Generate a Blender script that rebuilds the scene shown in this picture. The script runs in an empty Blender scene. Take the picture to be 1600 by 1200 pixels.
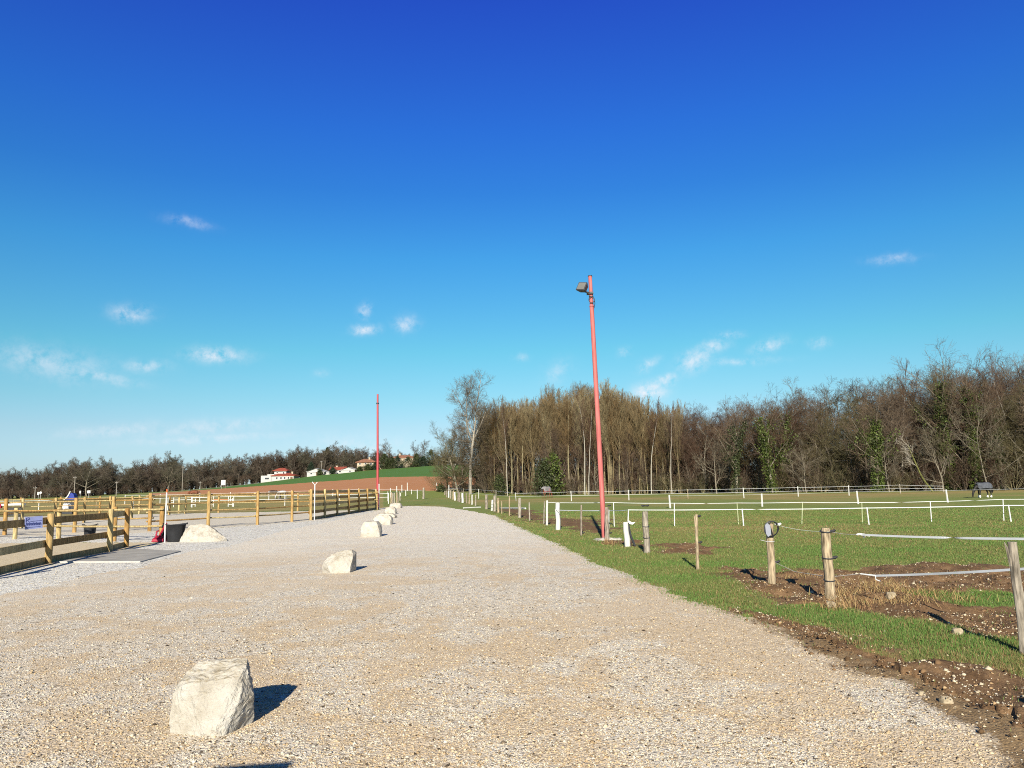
import bpy, bmesh, math, random
import numpy as np
from mathutils import Vector, Matrix, noise as mnoise
random.seed(7)
rng = np.random.default_rng(11)
R = math.radians
scene = bpy.context.scene
col = scene.collection

# ------------------------------------------------------------------ camera
CH, F0 = 1.6, 1200.0
PITCH, ROLL = math.atan(160 / 1200), R(-1.1)
CAMM = Matrix.Rotation(R(90) + PITCH, 3, 'X') @ Matrix.Rotation(ROLL, 3, 'Z')
cam = bpy.data.cameras.new('camera')
cam.sensor_width = 36.0
cam.lens = 36.0 * F0 / 1600.0
cam.clip_start, cam.clip_end = 0.1, 6000
camo = bpy.data.objects.new('camera', cam)
camo.matrix_world = Matrix.Translation((0, 0, CH)) @ CAMM.to_4x4()
col.objects.link(camo)
scene.camera = camo
CAMT = CAMM.transposed()


def project(p):
    l = CAMT @ (Vector(p) - Vector((0, 0, CH)))
    return 800 + F0 * l.x / -l.z, 600 - F0 * l.y / -l.z


# ------------------------------------------------------------------ terrain
HPX = [-400, 0, 150, 285, 349, 400, 435, 495, 531, 571, 600, 690, 730, 860, 1000]
HZ = [0.0, 0.5, 1.1, 2.5, 3.8, 5.0, 6.0, 7.8, 8.5, 9.5, 10.0, 11.2, 11.2, 1.0, 0.0]
R0X = [0, 600, 700, 1200]
R0Y = [110, 110, 135, 135]


def hill(x, y):
    x = np.asarray(x, float); y = np.asarray(y, float)
    yy = np.maximum(y, 1e-3)
    px = np.where(y > 5, 800 + 1200 * x / yy, 2000)
    H = np.interp(px, HPX, HZ)
    r0 = np.interp(px, R0X, R0Y)
    t = np.clip((y - r0) / (330 - r0), 0, 1)
    return H * t + np.clip(y - 330, 0, 400) * 0.012 * np.clip(H / 8, 0, 1)


def h1(x, y):
    return float(hill(x, y))


def gp(px, py):
    """a point of the place on the ground, read off the survey photo"""
    d = CAMM @ Vector(((px - 800) / F0, -(py - 600) / F0, -1))
    z = 0.0
    for _ in range(12):
        t = (z - CH) / d.z
        x, y = d.x * t, d.y * t
        z = 0.5 * z + 0.5 * h1(x, y)
    return Vector((x, y, h1(x, y)))


def gd(px, Y):
    x = (px - 800) / F0 * Y
    for _ in range(4):
        q = project((x, Y, h1(x, Y)))
        x += (px - q[0]) / F0 * Y
    return Vector((x, Y, h1(x, Y)))


def vnoise(x, y, s=0):
    x = np.asarray(x, float); y = np.asarray(y, float)
    xi = np.floor(x).astype(np.int64); yi = np.floor(y).astype(np.int64)
    fx = x - xi; fy = y - yi
    fx = fx * fx * (3 - 2 * fx); fy = fy * fy * (3 - 2 * fy)

    def hsh(a, b):
        n = (a * 374761393 + b * 668265263 + s * 974634533) & 0xffffffff
        n = ((n ^ (n >> 13)) * 1274126177) & 0xffffffff
        n = n ^ (n >> 16)
        return (n & 0xffff) / 65535.0
    a = hsh(xi, yi); b = hsh(xi + 1, yi); c = hsh(xi, yi + 1); d = hsh(xi + 1, yi + 1)
    return (a * (1 - fx) + b * fx) * (1 - fy) + (c * (1 - fx) + d * fx) * fy


def fbm(x, y, s=0, o=4):
    v, a, t = 0, 0.5, 0
    for i in range(o):
        v = v + a * vnoise(np.asarray(x) * 2 ** i + 17.3 * i, np.asarray(y) * 2 ** i - 9.1 * i, s + i)
        t += a; a *= .5
    return v / t


def inpoly(x, y, poly):
    x = np.asarray(x); y = np.asarray(y)
    r = np.zeros(x.shape, bool)
    n = len(poly)
    for i in range(n):
        x1, y1 = poly[i][0], poly[i][1]; x2, y2 = poly[(i + 1) % n][0], poly[(i + 1) % n][1]
        if y1 == y2: continue
        c = ((y1 > y) != (y2 > y)) & (x < (x2 - x1) * (y - y1) / (y2 - y1) + x1)
        r ^= c
    return r


def P(l): return [tuple(gp(*p)[:2]) for p in l]


# region outlines in metres
EDGE = P([(1640, 1160), (1440, 1068), (1290, 1003), (1125, 950), (1010, 912), (935, 878), (860, 845), (805, 820), (772, 805), (727, 797), (690, 791.5), (640, 790.5), (602, 793)])
YARD = [(2.9, -30), (2.9, 2.5), (3.1, 4.2)] + EDGE + P([(592, 794.5)]) + [(-10.55, 60.5), (-10.6, 41), (-13.7, 34.5), (-15.1, 32), (-20.5, 30.9), (-60, 29.5), (-60, 27.3), (-16, 26.7), (-11.6, 25.6), (-11.35, 22.8), (-10.8, 17.9), (-9.9, 11), (-8, 0), (-6, -30)]
WHITE = P([(-90, 950), (0, 931), (60, 919), (120, 905), (170, 894), (220, 887), (285, 864), (352, 854), (397, 843), (450, 828), (525, 813), (581, 801), (592, 794.5)]) + [(-10.55, 60.5), (-10.6, 41), (-13.7, 34.5), (-15.1, 32), (-20.5, 30.9), (-60, 29.5), (-60, 27.3), (-16, 26.7), (-11.6, 25.6), (-11.35, 22.8), (-10.8, 17.9), (-9.9, 11)]
SANDN = [(-9.9, 8), (-9.9, 11), (-10.8, 17.9), (-11.35, 22.8), (-11.6, 25.6), (-16, 26.7), (-60, 27.3), (-60, 8)]
SANDF = [(-10.6, 60.5), (-10.6, 41), (-13.7, 34.5), (-15.1, 32), (-20.5, 30.9), (-60, 29.5), (-60, 60.5)]
B1 = [(700, 155), (690, 150), (640, 144), (600, 138), (520, 135), (450, 142), (400, 153), (300, 180), (225, 205)]
B2 = [(235, 285), (300, 290), (400, 252), (450, 231), (520, 218), (640, 217), (700, 214), (770, 214)]
PLOUGH = [tuple(gd(*p)[:2]) for p in B1 + B2] + [tuple(gd(770, 160)[:2])]
CROP = [tuple(gd(*p)[:2]) for p in B2[::-1]] + [tuple(gd(*p)[:2]) for p in [(255, 296), (300, 312), (350, 322), (435, 326), (600, 328), (700, 330), (800, 330)]]
ROAD = [tuple(gd(*p)[:2]) for p in [(-60, 214), (60, 222), (130, 232), (200, 255), (262, 290), (330, 318), (430, 323)]] + [tuple(gd(*p)[:2]) for p in [(430, 330), (330, 325), (262, 300), (200, 263), (130, 239), (60, 229), (-60, 221)]]
NAMES = ['meadow', 'gravel_yard', 'white_gravel', 'riding_sand', 'arena_sand', 'ploughed_field', 'crop_field', 'road']


def region(x, y):
    w = 0.9 * (fbm(x * 1.3, y * 1.3, 3) - .5); v = 0.9 * (fbm(x * 1.3 + 50, y * 1.3, 5) - .5)
    k = .42
    xw = x + w * k + .22 * (fbm(x * 5, y * 5, 8, 3) - .5); yw = y + v * k + .22 * (fbm(x * 5 + 9, y * 5, 9, 3) - .5)
    r = np.zeros(np.shape(x), int)
    r[inpoly(xw, yw, YARD)] = 1
    m = inpoly(xw, yw, WHITE) & (r == 1); r[m] = 2
    r[inpoly(x, y, SANDN)] = 3
    r[inpoly(x, y, SANDF)] = 4
    r[inpoly(x + w * 2, y + v * 6, PLOUGH)] = 5
    r[inpoly(x, y + v * 3, CROP)] = 6
    r[inpoly(x, y, ROAD)] = 7
    return r


SOILP = [P(p) for p in [
    [(1190, 905), (1240, 892), (1330, 887), (1450, 881), (1600, 884), (1720, 890), (1760, 1005), (1600, 1000), (1500, 982), (1400, 958), (1330, 950), (1290, 950), (1230, 948), (1185, 925)],
    [(1010, 850), (1060, 848), (1115, 855), (1112, 865), (1040, 868)],
    [(1120, 890), (1180, 884), (1215, 900), (1205, 917), (1150, 906)],
    [(1130, 945), (1290, 980), (1400, 1030), (1600, 1058), (1760, 1100), (1850, 1225), (1610, 1225), (1490, 1130), (1390, 1068), (1230, 998)],
    [(596, 776), (613, 776), (612, 788), (594, 790)],
    [(880, 812), (950, 812), (945, 835), (900, 830)],
    [(770, 790), (830, 797), (900, 818), (880, 824), (800, 806)],
    [(935, 842), (1000, 846), (1010, 856), (940, 850)],
]]
GREENP = [P(p) for p in [[(1230, 947), (1300, 952), (1420, 968), (1600, 1012), (1600, 1044), (1420, 1008), (1290, 970)], [(1420, 925), (1600, 930), (1600, 945), (1450, 943)]]]


def smask(x, y, polys, amp=.35, sc=1.6):
    m = np.zeros(np.shape(x))
    k = np.clip(np.hypot(x, y) / 10, .6, 4)
    for j in range(6):
        ox, oy = rng_off[j]
        a = (fbm(x * sc, y * sc, 21) - .5) * 2.4 * amp * k; b = (fbm(x * sc + 31, y * sc, 24) - .5) * 2.4 * amp * k
        q = np.zeros(np.shape(x), bool)
        for p in polys: q |= inpoly(x + a + ox * k, y + b + oy * k, p)
        m += q
    return m / 6


rng_off = [(.12 * math.cos(a), .12 * math.sin(a)) for a in np.arange(6) * 1.05]


def soil_mask(x, y):
    s = smask(x, y, SOILP)
    return np.clip(s - 1.2 * smask(x, y, GREENP), 0, 1)


def dry_mask(x, y):
    """yellowed, brown worn turf in the paddocks"""
    n = fbm(x * .12, y * .12, 61)
    m = np.clip((n - .52) * 6, 0, 1) * .55
    band = np.exp(-((y - 83 - .1 * x) / 14.0) ** 2) * (x > -5)
    band2 = np.exp(-((y - 27.5 - .0 * x) / 1.6) ** 2) * (x > 1) * .5
    track = np.exp(-((x + 9.0 - (y - 64) * -.03) / 3.0) ** 2) * np.exp(-((y - 69) / 4.0) ** 2) * .9
    left = (x < -.168 * y) * (y > 62) * (y < 160) * (.55 + .5 * (n - .3))
    return np.clip(m + band * (.55 + .5 * (n - .4)) + band2 + track + left, 0, 1)


def micro(x, y, s):
    r = np.hypot(x, y)
    k = np.clip((42 - r) / 20, 0, 1)
    return k * (s * .24 * (fbm(x * 2.1, y * 2.1, 71, 5) - .5) + .03 * (fbm(x * 1.1, y * 1.1, 75) - .5))


# ------------------------------------------------------------------ helpers
def tag(o, label=None, cat=None, group=None, kind=None):
    if label: o['label'] = label
    if cat: o['category'] = cat
    if group: o['group'] = group
    if kind: o['kind'] = kind
    return o


def empty(name, loc, label, cat, group=None, rz=0):
    o = bpy.data.objects.new(name, None)
    o.location = loc; o.rotation_euler = (0, 0, rz); o.empty_display_size = .2
    col.objects.link(o)
    return tag(o, label, cat, group)


def npmesh(name, v, f, m, colr=None, smooth=False, parent=None):
    v = np.asarray(v, np.float32); f = np.asarray(f, np.int32)
    me = bpy.data.meshes.new(name)
    k = f.shape[1]
    me.vertices.add(len(v)); me.vertices.foreach_set('co', v.ravel())
    me.loops.add(f.size); me.loops.foreach_set('vertex_index', f.ravel())
    me.polygons.add(len(f)); me.polygons.foreach_set('loop_start', np.arange(0, f.size, k, dtype=np.int32))
    me.polygons.foreach_set('loop_total', np.full(len(f), k, np.int32))
    if smooth: me.polygons.foreach_set('use_smooth', np.ones(len(f), bool))
    me.update(calc_edges=True)
    if colr is not None:
        a = me.color_attributes.new('Col', 'FLOAT_COLOR', 'POINT')
        c = np.ones((len(v), 4), np.float32); c[:, :colr.shape[1]] = colr
        a.data.foreach_set('color', c.ravel())
    if m: me.materials.append(m)
    o = bpy.data.objects.new(name, me)
    col.objects.link(o)
    if parent: o.parent = parent
    return o


class MB:
    """collects boxes, tubes and lathes of ONE part"""
    def __init__(s): s.v = []; s.f = []; s.sm = []

    def add(s, v, f, sm=False):
        b = len(s.v)
        s.v += [tuple(p) for p in v]; s.f += [[i + b for i in q] for q in f]; s.sm += [sm] * len(f)
        return s

    def box(s, c, d, M=None):
        x, y, z = d[0] / 2, d[1] / 2, d[2] / 2
        v = [Vector((i * x, j * y, k * z)) for i in (-1, 1) for j in (-1, 1) for k in (-1, 1)]
        v = [(M @ p if M else p) + Vector(c) for p in v]
        return s.add(v, [(0, 1, 3, 2), (4, 6, 7, 5), (0, 4, 5, 1), (2, 3, 7, 6), (0, 2, 6, 4), (1, 5, 7, 3)])

    def tube(s, pts, rad, n=8, cap=True, wob=0.0, flat=1.0):
        pts = [Vector(p) for p in pts]
        if not isinstance(rad, (list, tuple)): rad = [rad] * len(pts)
        v = []; f = []
        up = None
        for i, p in enumerate(pts):
            d = (pts[min(i + 1, len(pts) - 1)] - pts[max(i - 1, 0)]).normalized()
            if up is None:
                up = Vector((0, 0, 1)) if abs(d.z) < .9 else Vector((0, 1, 0))
            a = d.cross(up).normalized(); b = a.cross(d).normalized(); up = b
            for k in range(n):
                t = 2 * math.pi * k / n
                r = rad[i] * (1 + wob * (random.random() - .5))
                v.append(p + a * math.cos(t) * r + b * math.sin(t) * r * flat)
        for i in range(len(pts) - 1):
            for k in range(n):
                f.append((i * n + k, i * n + (k + 1) % n, (i + 1) * n + (k + 1) % n, (i + 1) * n + k))
        s.add(v, f, n > 5)
        if cap:
            s.add(v[:n][::-1], [list(range(n))]); s.add(v[-n:], [list(range(n))])
        return s

    def build(s, name, m, parent=None, bevel=0):
        me = bpy.data.meshes.new(name)
        me.from_pydata(s.v, [], s.f)
        bm = bmesh.new(); bm.from_mesh(me)
        bmesh.ops.remove_doubles(bm, verts=bm.verts, dist=1e-5)
        bmesh.ops.recalc_face_normals(bm, faces=bm.faces)
        bm.to_mesh(me); bm.free()
        for p in me.polygons: p.use_smooth = False
        if any(s.sm):
            for p in me.polygons: p.use_smooth = len(p.vertices) == 4
            try: me.set_sharp_from_angle(angle=R(40))
            except Exception: pass
        if m: me.materials.append(m)
        o = bpy.data.objects.new(name, me); col.objects.link(o)
        if parent: o.parent = parent
        if bevel:
            b = o.modifiers.new('edge', 'BEVEL'); b.width = bevel; b.segments = 2; b.limit_method = 'ANGLE'
        return o


def copy_tree(root, loc, rz, sc, label=None, group=None):
    r = root.copy(); col.objects.link(r)
    r.location = loc; r.rotation_euler = (0, 0, rz); r.scale = sc if isinstance(sc, (tuple, list)) else (sc,) * 3
    if label: r['label'] = label
    if group: r['group'] = group
    for ch in list(root.children):
        c = ch.copy(); col.objects.link(c); c.parent = r
        for g in ch.children:
            d = g.copy(); col.objects.link(d); d.parent = c
    return r


# ------------------------------------------------------------------ materials
class NT:
    def __init__(s, m):
        m.use_nodes = True
        s.t = m.node_tree; s.t.nodes.clear(); s.n = s.t.nodes
        s.x = 0

    def new(s, typ, ins=None, **kw):
        n = s.n.new(typ)
        s.x += 40; n.location = (s.x, 0)
        for k, v in kw.items(): setattr(n, k, v)
        for k, v in (ins or {}).items():
            if hasattr(v, 'is_output') or isinstance(v, bpy.types.NodeSocket): s.t.links.new(v, n.inputs[k])
            else: n.inputs[k].default_value = v
        return n

    def math(s, op, a, b=None, c=None, clamp=False):
        i = {0: a}
        if b is not None: i[1] = b
        if c is not None: i[2] = c
        n = s.new('ShaderNodeMath', i, operation=op); n.use_clamp = clamp
        return n.outputs[0]

    def noise(s, vec, scale, detail=4, rough=.55, col=False):
        n = s.new('ShaderNodeTexNoise', {'Scale': scale, 'Detail': detail, 'Roughness': rough})
        if vec is not None: s.t.links.new(vec, n.inputs['Vector'])
        return n.outputs['Color' if col else 'Fac']

    def ramp(s, fac, stops):
        n = s.new('ShaderNodeValToRGB', {'Fac': fac})
        e = n.color_ramp.elements
        e[0].position, e[0].color = stops[0][0], (*stops[0][1], 1)
        e[1].position, e[1].color = stops[-1][0], (*stops[-1][1], 1)
        for p, c in stops[1:-1]:
            q = e.new(p); q.color = (*c, 1)
        return n.outputs['Color']

    def mix(s, fac, a, b, mode='MIX'):
        n = s.new('ShaderNodeMix', data_type='RGBA', blend_type=mode)
        n.clamp_factor = True
        for k, v in ((0, fac), (6, a), (7, b)):
            if isinstance(v, bpy.types.NodeSocket): s.t.links.new(v, n.inputs[k])
            else: n.inputs[k].default_value = (*v, 1) if isinstance(v, tuple) and len(v) == 3 else v
        return n.outputs[2]

    def out(s, base, rough=.85, bump=None, bstr=.3, bdist=.02, spec=.25, metal=0.0, **kw):
        b = s.new('ShaderNodeBsdfPrincipled', {'Roughness': rough, 'Specular IOR Level': spec, 'Metallic': metal})
        if isinstance(base, bpy.types.NodeSocket): s.t.links.new(base, b.inputs['Base Color'])
        else: b.inputs['Base Color'].default_value = (*base, 1)
        for k, v in kw.items(): b.inputs[k.replace('_', ' ')].default_value = v
        if bump is not None:
            bn = s.new('ShaderNodeBump', {'Height': bump, 'Strength': bstr, 'Distance': bdist})
            s.t.links.new(bn.outputs[0], b.inputs['Normal'])
        o = s.new('ShaderNodeOutputMaterial')
        s.t.links.new(b.outputs[0], o.inputs['Surface'])
        return b


MATS = {}


def mat(name, c, rough=.8, var=.25, scale=6.0, bstr=.15, stretch=None, tint=.0, metal=0., spec=.25, c2=None):
    """surface of one colour with weathering noise; tint = variation between copies"""
    m = bpy.data.materials.new(name); t = NT(m)
    tc = t.new('ShaderNodeTexCoord').outputs['Object']
    if stretch:
        tc = t.new('ShaderNodeMapping', {'Vector': tc, 'Scale': stretch}).outputs[0]
    n = t.noise(tc, scale, 5)
    lo = tuple(x * (1 - var) for x in c); hi = tuple(min(.95, x * (1 + var)) for x in (c2 or c))
    b = t.ramp(n, [(.3, lo), (.7, hi)])
    if tint:
        ri = t.new('ShaderNodeObjectInfo').outputs['Random']
        hs = t.new('ShaderNodeHueSaturation', {'Color': b, 'Value': t.math('MULTIPLY_ADD', ri, tint * 2, 1 - tint),
                                               'Hue': t.math('MULTIPLY_ADD', ri, .03, .485), 'Saturation': t.math('MULTIPLY_ADD', ri, -.3, 1.15)})
        b = hs.outputs[0]
    t.out(b, rough, n, bstr, .01, spec, metal)
    MATS[name] = m
    return m


def attr_mat(name, rough=.9, spec=.15, transl=0):
    m = bpy.data.materials.new(name); t = NT(m)
    a = t.new('ShaderNodeVertexColor', layer_name='Col').outputs['Color']
    t.out(a, rough, None, spec=spec)
    return m


def gravel_mat(name, warm, pale, dark, far_tone=None, sizes=(62, 26), patch=(.5, .65), soil=True, bstr=.9, warmth=.5):
    m = bpy.data.materials.new(name); t = NT(m)
    pos = t.new('ShaderNodeNewGeometry').outputs['Position']
    p2 = t.new('ShaderNodeVectorMath', {0: pos, 1: t.new('ShaderNodeVectorMath', {0: t.noise(pos, 30, 2, col=True), 3: .012}, operation='SCALE').outputs[0]}, operation='ADD').outputs[0]
    v1 = t.new('ShaderNodeTexVoronoi', {'Vector': p2, 'Scale': sizes[0], 'Randomness': 1.0})
    v2 = t.new('ShaderNodeTexVoronoi', {'Vector': p2, 'Scale': sizes[1], 'Randomness': 1.0})
    sep = t.new('ShaderNodeSeparateColor', {'Color': v1.outputs['Color']})
    sep2 = t.new('ShaderNodeSeparateColor', {'Color': v2.outputs['Color']})
    ramp_w = t.ramp(sep.outputs[0], [(0, dark), (.1, tuple(x * .62 for x in warm)), (.45, warm), (.75, tuple(min(.9, x * 1.25) for x in warm)), (1, pale)])
    ramp_p = t.ramp(sep.outputs[1], [(0, tuple(x * .35 for x in pale)), (.2, tuple(x * .75 for x in pale)), (.6, pale), (1, tuple(min(.88, x * 1.25) for x in pale))])
    big = t.noise(pos, .55, 5, .6)
    mid = t.noise(pos, 4.5, 4, .6)
    mixf = t.math('MULTIPLY_ADD', mid, .5, t.math('MULTIPLY', big, .8))
    fac = t.new('ShaderNodeMapRange', {'Value': mixf, 'From Min': patch[0], 'From Max': patch[1]}).outputs[0]
    fac = t.math('ADD', fac, t.math('MULTIPLY', t.math('SUBTRACT', sep.outputs[2], .5), .9), clamp=True)
    c = t.mix(fac, ramp_w, ramp_p)
    isbig = t.math('GREATER_THAN', sep2.outputs[0], .78)
    cb = t.ramp(sep2.outputs[1], [(0, dark), (.25, warm), (.6, pale), (1, tuple(min(.88, x * 1.3) for x in pale))])
    c = t.mix(isbig, c, cb)
    if far_tone:
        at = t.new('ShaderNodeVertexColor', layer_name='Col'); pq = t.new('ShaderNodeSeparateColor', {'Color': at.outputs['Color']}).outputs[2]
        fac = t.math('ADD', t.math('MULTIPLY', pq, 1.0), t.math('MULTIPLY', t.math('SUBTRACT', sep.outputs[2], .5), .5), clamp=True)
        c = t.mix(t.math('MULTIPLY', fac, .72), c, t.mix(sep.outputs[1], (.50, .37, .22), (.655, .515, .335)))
        c = t.mix(t.math('MULTIPLY', at.outputs['Alpha'], .72), c, t.mix(sep.outputs[1], far_tone, tuple(min(.8, x * 1.12) for x in far_tone)))  # stones blend towards a paler tone with distance
    # brown patches of fines washed over the stones
    br = t.new('ShaderNodeMapRange', {'Value': t.noise(pos, 1.7, 6, .65), 'From Min': .5, 'From Max': .78}).outputs[0]
    c = t.mix(t.math('MULTIPLY', br, .25), c, tuple(warm[i] * (.85, .78, .66)[i] for i in range(3)))
    if soil:
        a = t.new('ShaderNodeVertexColor', layer_name='Col').outputs['Color']
        sa = t.new('ShaderNodeSeparateColor', {'Color': a}).outputs[0]
        earth = t.ramp(t.noise(pos, 9, 5), [(.3, (.17, .115, .06)), (.7, (.31, .215, .115))])
        sf = t.math('MULTIPLY_ADD', sep.outputs[2], -.8, t.math('MULTIPLY', sa, 1.75), clamp=True)
        c = t.mix(sf, c, earth)
    d = t.math('MULTIPLY_ADD', v1.outputs['Distance'], -1.0, t.math('MULTIPLY', t.math('MULTIPLY', isbig, v2.outputs['Distance']), -1.2))
    d = t.math('ADD', d, t.math('MULTIPLY', sep.outputs[1], .5))
    d = t.math('ADD', d, t.math('MULTIPLY', mid, .8))
    t.out(c, .92, d, bstr, .02, .15)
    return m


def meadow_mat():
    m = bpy.data.materials.new('meadow turf'); t = NT(m)
    pos = t.new('ShaderNodeNewGeometry').outputs['Position']
    a = t.new('ShaderNodeVertexColor', layer_name='Col').outputs['Color']
    sp = t.new('ShaderNodeSeparateColor', {'Color': a})
    fine = t.noise(pos, 38, 4, .7); mid = t.noise(pos, 3.2, 5, .65); big = t.noise(pos, .28, 5, .6)
    str_ = t.noise(t.new('ShaderNodeMapping', {'Vector': pos, 'Scale': (.5, 1.6, 1)}).outputs[0], 1.0, 5, .65)
    g = t.ramp(t.math('MULTIPLY_ADD', mid, .6, t.math('MULTIPLY', str_, .4)), [(.3, (.130, .175, .040)), (.5, (.175, .212, .055)), (.72, (.235, .245, .075))])
    g = t.mix(t.math('MULTIPLY', big, .55), g, (.115, .195, .036))
    g = t.mix(t.new('ShaderNodeMapRange', {'Value': fine, 'From Min': .42, 'From Max': .75}).outputs[0], g, (.27, .275, .10))
    g = t.mix(t.new('ShaderNodeMapRange', {'Value': t.noise(pos, 60, 3, .8), 'From Min': .52, 'From Max': .8}).outputs[0], g, (.085, .115, .028))
    dry = t.ramp(mid, [(.3, (.27, .195, .085)), (.7, (.40, .295, .135))])
    df = t.math('MULTIPLY_ADD', t.math('SUBTRACT', str_, .5), 1.4, sp.outputs[1], clamp=True)
    df = t.math('MULTIPLY', df, t.new('ShaderNodeMapRange', {'Value': sp.outputs[1], 'From Min': .0, 'From Max': .25}).outputs[0])
    c = t.mix(t.math('MULTIPLY', df, .8), g, dry)
    earth = t.ramp(t.math('MULTIPLY_ADD', mid, .5, t.math('MULTIPLY', fine, .5)), [(.28, (.045, .028, .015)), (.45, (.13, .077, .04)), (.6, (.225, .142, .076)), (.75, (.34, .245, .15))])
    sf = t.new('ShaderNodeMapRange', {'Value': t.math('MULTIPLY_ADD', t.math('SUBTRACT', mid, .5), 1.0, sp.outputs[0]), 'From Min': .3, 'From Max': .6}).outputs[0]
    c = t.mix(sf, c, earth)
    t.out(c, .95, t.math('ADD', fine, t.math('MULTIPLY', mid, 1.5)), .3, .04, .1)
    return m


def field_mat(name, lo, hi, streak, sc=1.0, ang=0.0):
    m = bpy.data.materials.new(name); t = NT(m)
    pos = t.new('ShaderNodeNewGeometry').outputs['Position']
    mp = t.new('ShaderNodeMapping', {'Vector': pos, 'Rotation': (0, 0, ang), 'Scale': streak}).outputs[0]
    n = t.math('MULTIPLY_ADD', t.noise(mp, sc, 6, .65), .65, t.math('MULTIPLY', t.noise(pos, 2.5 * sc, 5, .7), .35))
    t.out(t.ramp(n, [(.3, lo), (.7, hi)]), .95, n, .5, .08, .1)
    return m


M = {}
M['gravel'] = gravel_mat('beige gravel', (.56, .47, .345), (.63, .58, .49), (.09, .068, .05), (.72, .67, .575), bstr=.4)
M['white'] = gravel_mat('white limestone chips', (.62, .59, .51), (.70, .68, .62), (.10, .09, .085), sizes=(34, 16), patch=(.3, .5), soil=False, bstr=.55)
M['sand'] = gravel_mat('riding sand', (.54, .45, .28), (.60, .51, .36), (.36, .29, .2), sizes=(70, 45), patch=(.45, .7), soil=False, bstr=.15)
M['sand2'] = gravel_mat('arena sand', (.57, .51, .40), (.63, .58, .48), (.4, .37, .33), sizes=(60, 40), patch=(.4, .7), soil=False, bstr=.15)
M['meadow'] = meadow_mat()
M['plough'] = field_mat('ploughed earth', (.35, .160, .072), (.46, .232, .115), (.12, 1.2, 1), .6, .25)
M['crop'] = field_mat('young green crop', (.060, .135, .026), (.10, .19, .045), (.1, .9, 1), .5, .2)
M['road'] = field_mat('pale road', (.24, .22, .18), (.36, .33, .27), (1, 1, 1), .8)
MATLIST = [M['meadow'], M['gravel'], M['white'], M['sand'], M['sand2'], M['plough'], M['crop'], M['road']]

pine = mat('treated yellow pine', (.265, .172, .062), .8, .42, 3.5, .35, (6, 6, 1.0), .14, c2=(.35, .25, .11))
greywood = mat('weathered grey timber', (.15, .128, .10), .9, .5, 5, .7, (8, 8, 1.2), .15, c2=(.24, .21, .17))
tanwood = mat('bleached tan timber', (.18, .135, .08), .9, .5, 5, .7, (8, 8, 1.2), c2=(.30, .24, .16))
whitepaint = mat('white plastic', (.55, .56, .555), .5, .08, 4, .05)
whitewood = mat('worn white paint', (.46, .46, .43), .75, .18, 5, .2, (6, 6, 1))
yellowish = mat('yellowed plastic stake', (.33, .36, .21), .5, .15, 5, .05)
tape_m = mat('white tape', (.62, .64, .66), .6, .05, 9, .05)
pinkpaint = mat('faded red pole paint', (.33, .078, .076), .6, .18, 3.0, .08, (5, 5, .5), c2=(.42, .125, .115))
redpaint = mat('red pole paint', (.34, .05, .058), .5, .08, 2.0, .05)
blackpl = mat('black rubber', (.018, .019, .022), .5, .2, 6, .05)
darkmetal = mat('dark metal', (.035, .037, .042), .45, .2, 6, .05)
lampglass = mat('lamp glass', (.15, .15, .145), .15, .1, 3, .02, spec=.6)
redplastic = mat('red plastic', (.26, .012, .032), .4, .1, 6, .05)
concrete = mat('smooth concrete', (.34, .325, .29), .85, .2, 2.2, .15)
conc_w = mat('pale concrete edge', (.36, .35, .33), .85, .1, 4, .1)
wire_m = mat('galvanised wire', (.38, .38, .37), .5, .1, 10, 0)
limestone = None


def stone_mat():
    m = bpy.data.materials.new('white limestone'); t = NT(m)
    tc = t.new('ShaderNodeTexCoord').outputs['Object']
    n1 = t.noise(tc, 5, 7, .6); n2 = t.noise(tc, 26, 5, .65)
    c = t.ramp(n1, [(.3, (.28, .25, .20)), (.45, (.38, .355, .305)), (.7, (.445, .435, .405))])
    st = t.new('ShaderNodeMapRange', {'Value': t.noise(tc, 2.6, 6, .7), 'From Min': .56, 'From Max': .72}).outputs[0]
    nz = t.new('ShaderNodeSeparateXYZ', {0: t.new('ShaderNodeNewGeometry').outputs['Normal']}).outputs[2]
    c = t.mix(t.math('MULTIPLY', st, .55), c, (.31, .235, .13))
    lich = t.math('MULTIPLY', t.new('ShaderNodeMapRange', {'Value': nz, 'From Min': .55, 'From Max': .9}).outputs[0], t.new('ShaderNodeMapRange', {'Value': n2, 'From Min': .4, 'From Max': .65}).outputs[0])
    c = t.mix(t.math('MULTIPLY', lich, .6), c, (.27, .205, .095))
    t.out(c, .9, t.math('MULTIPLY_ADD', n2, .7, n1), .8, .05, .15)
    return m


limestone = stone_mat()

# ------------------------------------------------------------------ world, sun
SUN_EL, SUN_AZ = 23.5, 5.0            # shadows fall 5 degrees to the east of straight ahead
sun = bpy.data.lights.new('sun', 'SUN'); sun.energy = 5.0; sun.angle = R(.5); sun.color = (1, .91, .75)
suno = bpy.data.objects.new('sun', sun); col.objects.link(suno)
d = Vector((math.sin(R(SUN_AZ)) * math.cos(R(SUN_EL)), math.cos(R(SUN_AZ)) * math.cos(R(SUN_EL)), -math.sin(R(SUN_EL))))
suno.rotation_euler = d.to_track_quat('-Z', 'Y').to_euler()
world = bpy.data.worlds.new('World'); scene.world = world
SKY_STRENGTH = .06
EXPO = .85


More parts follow.
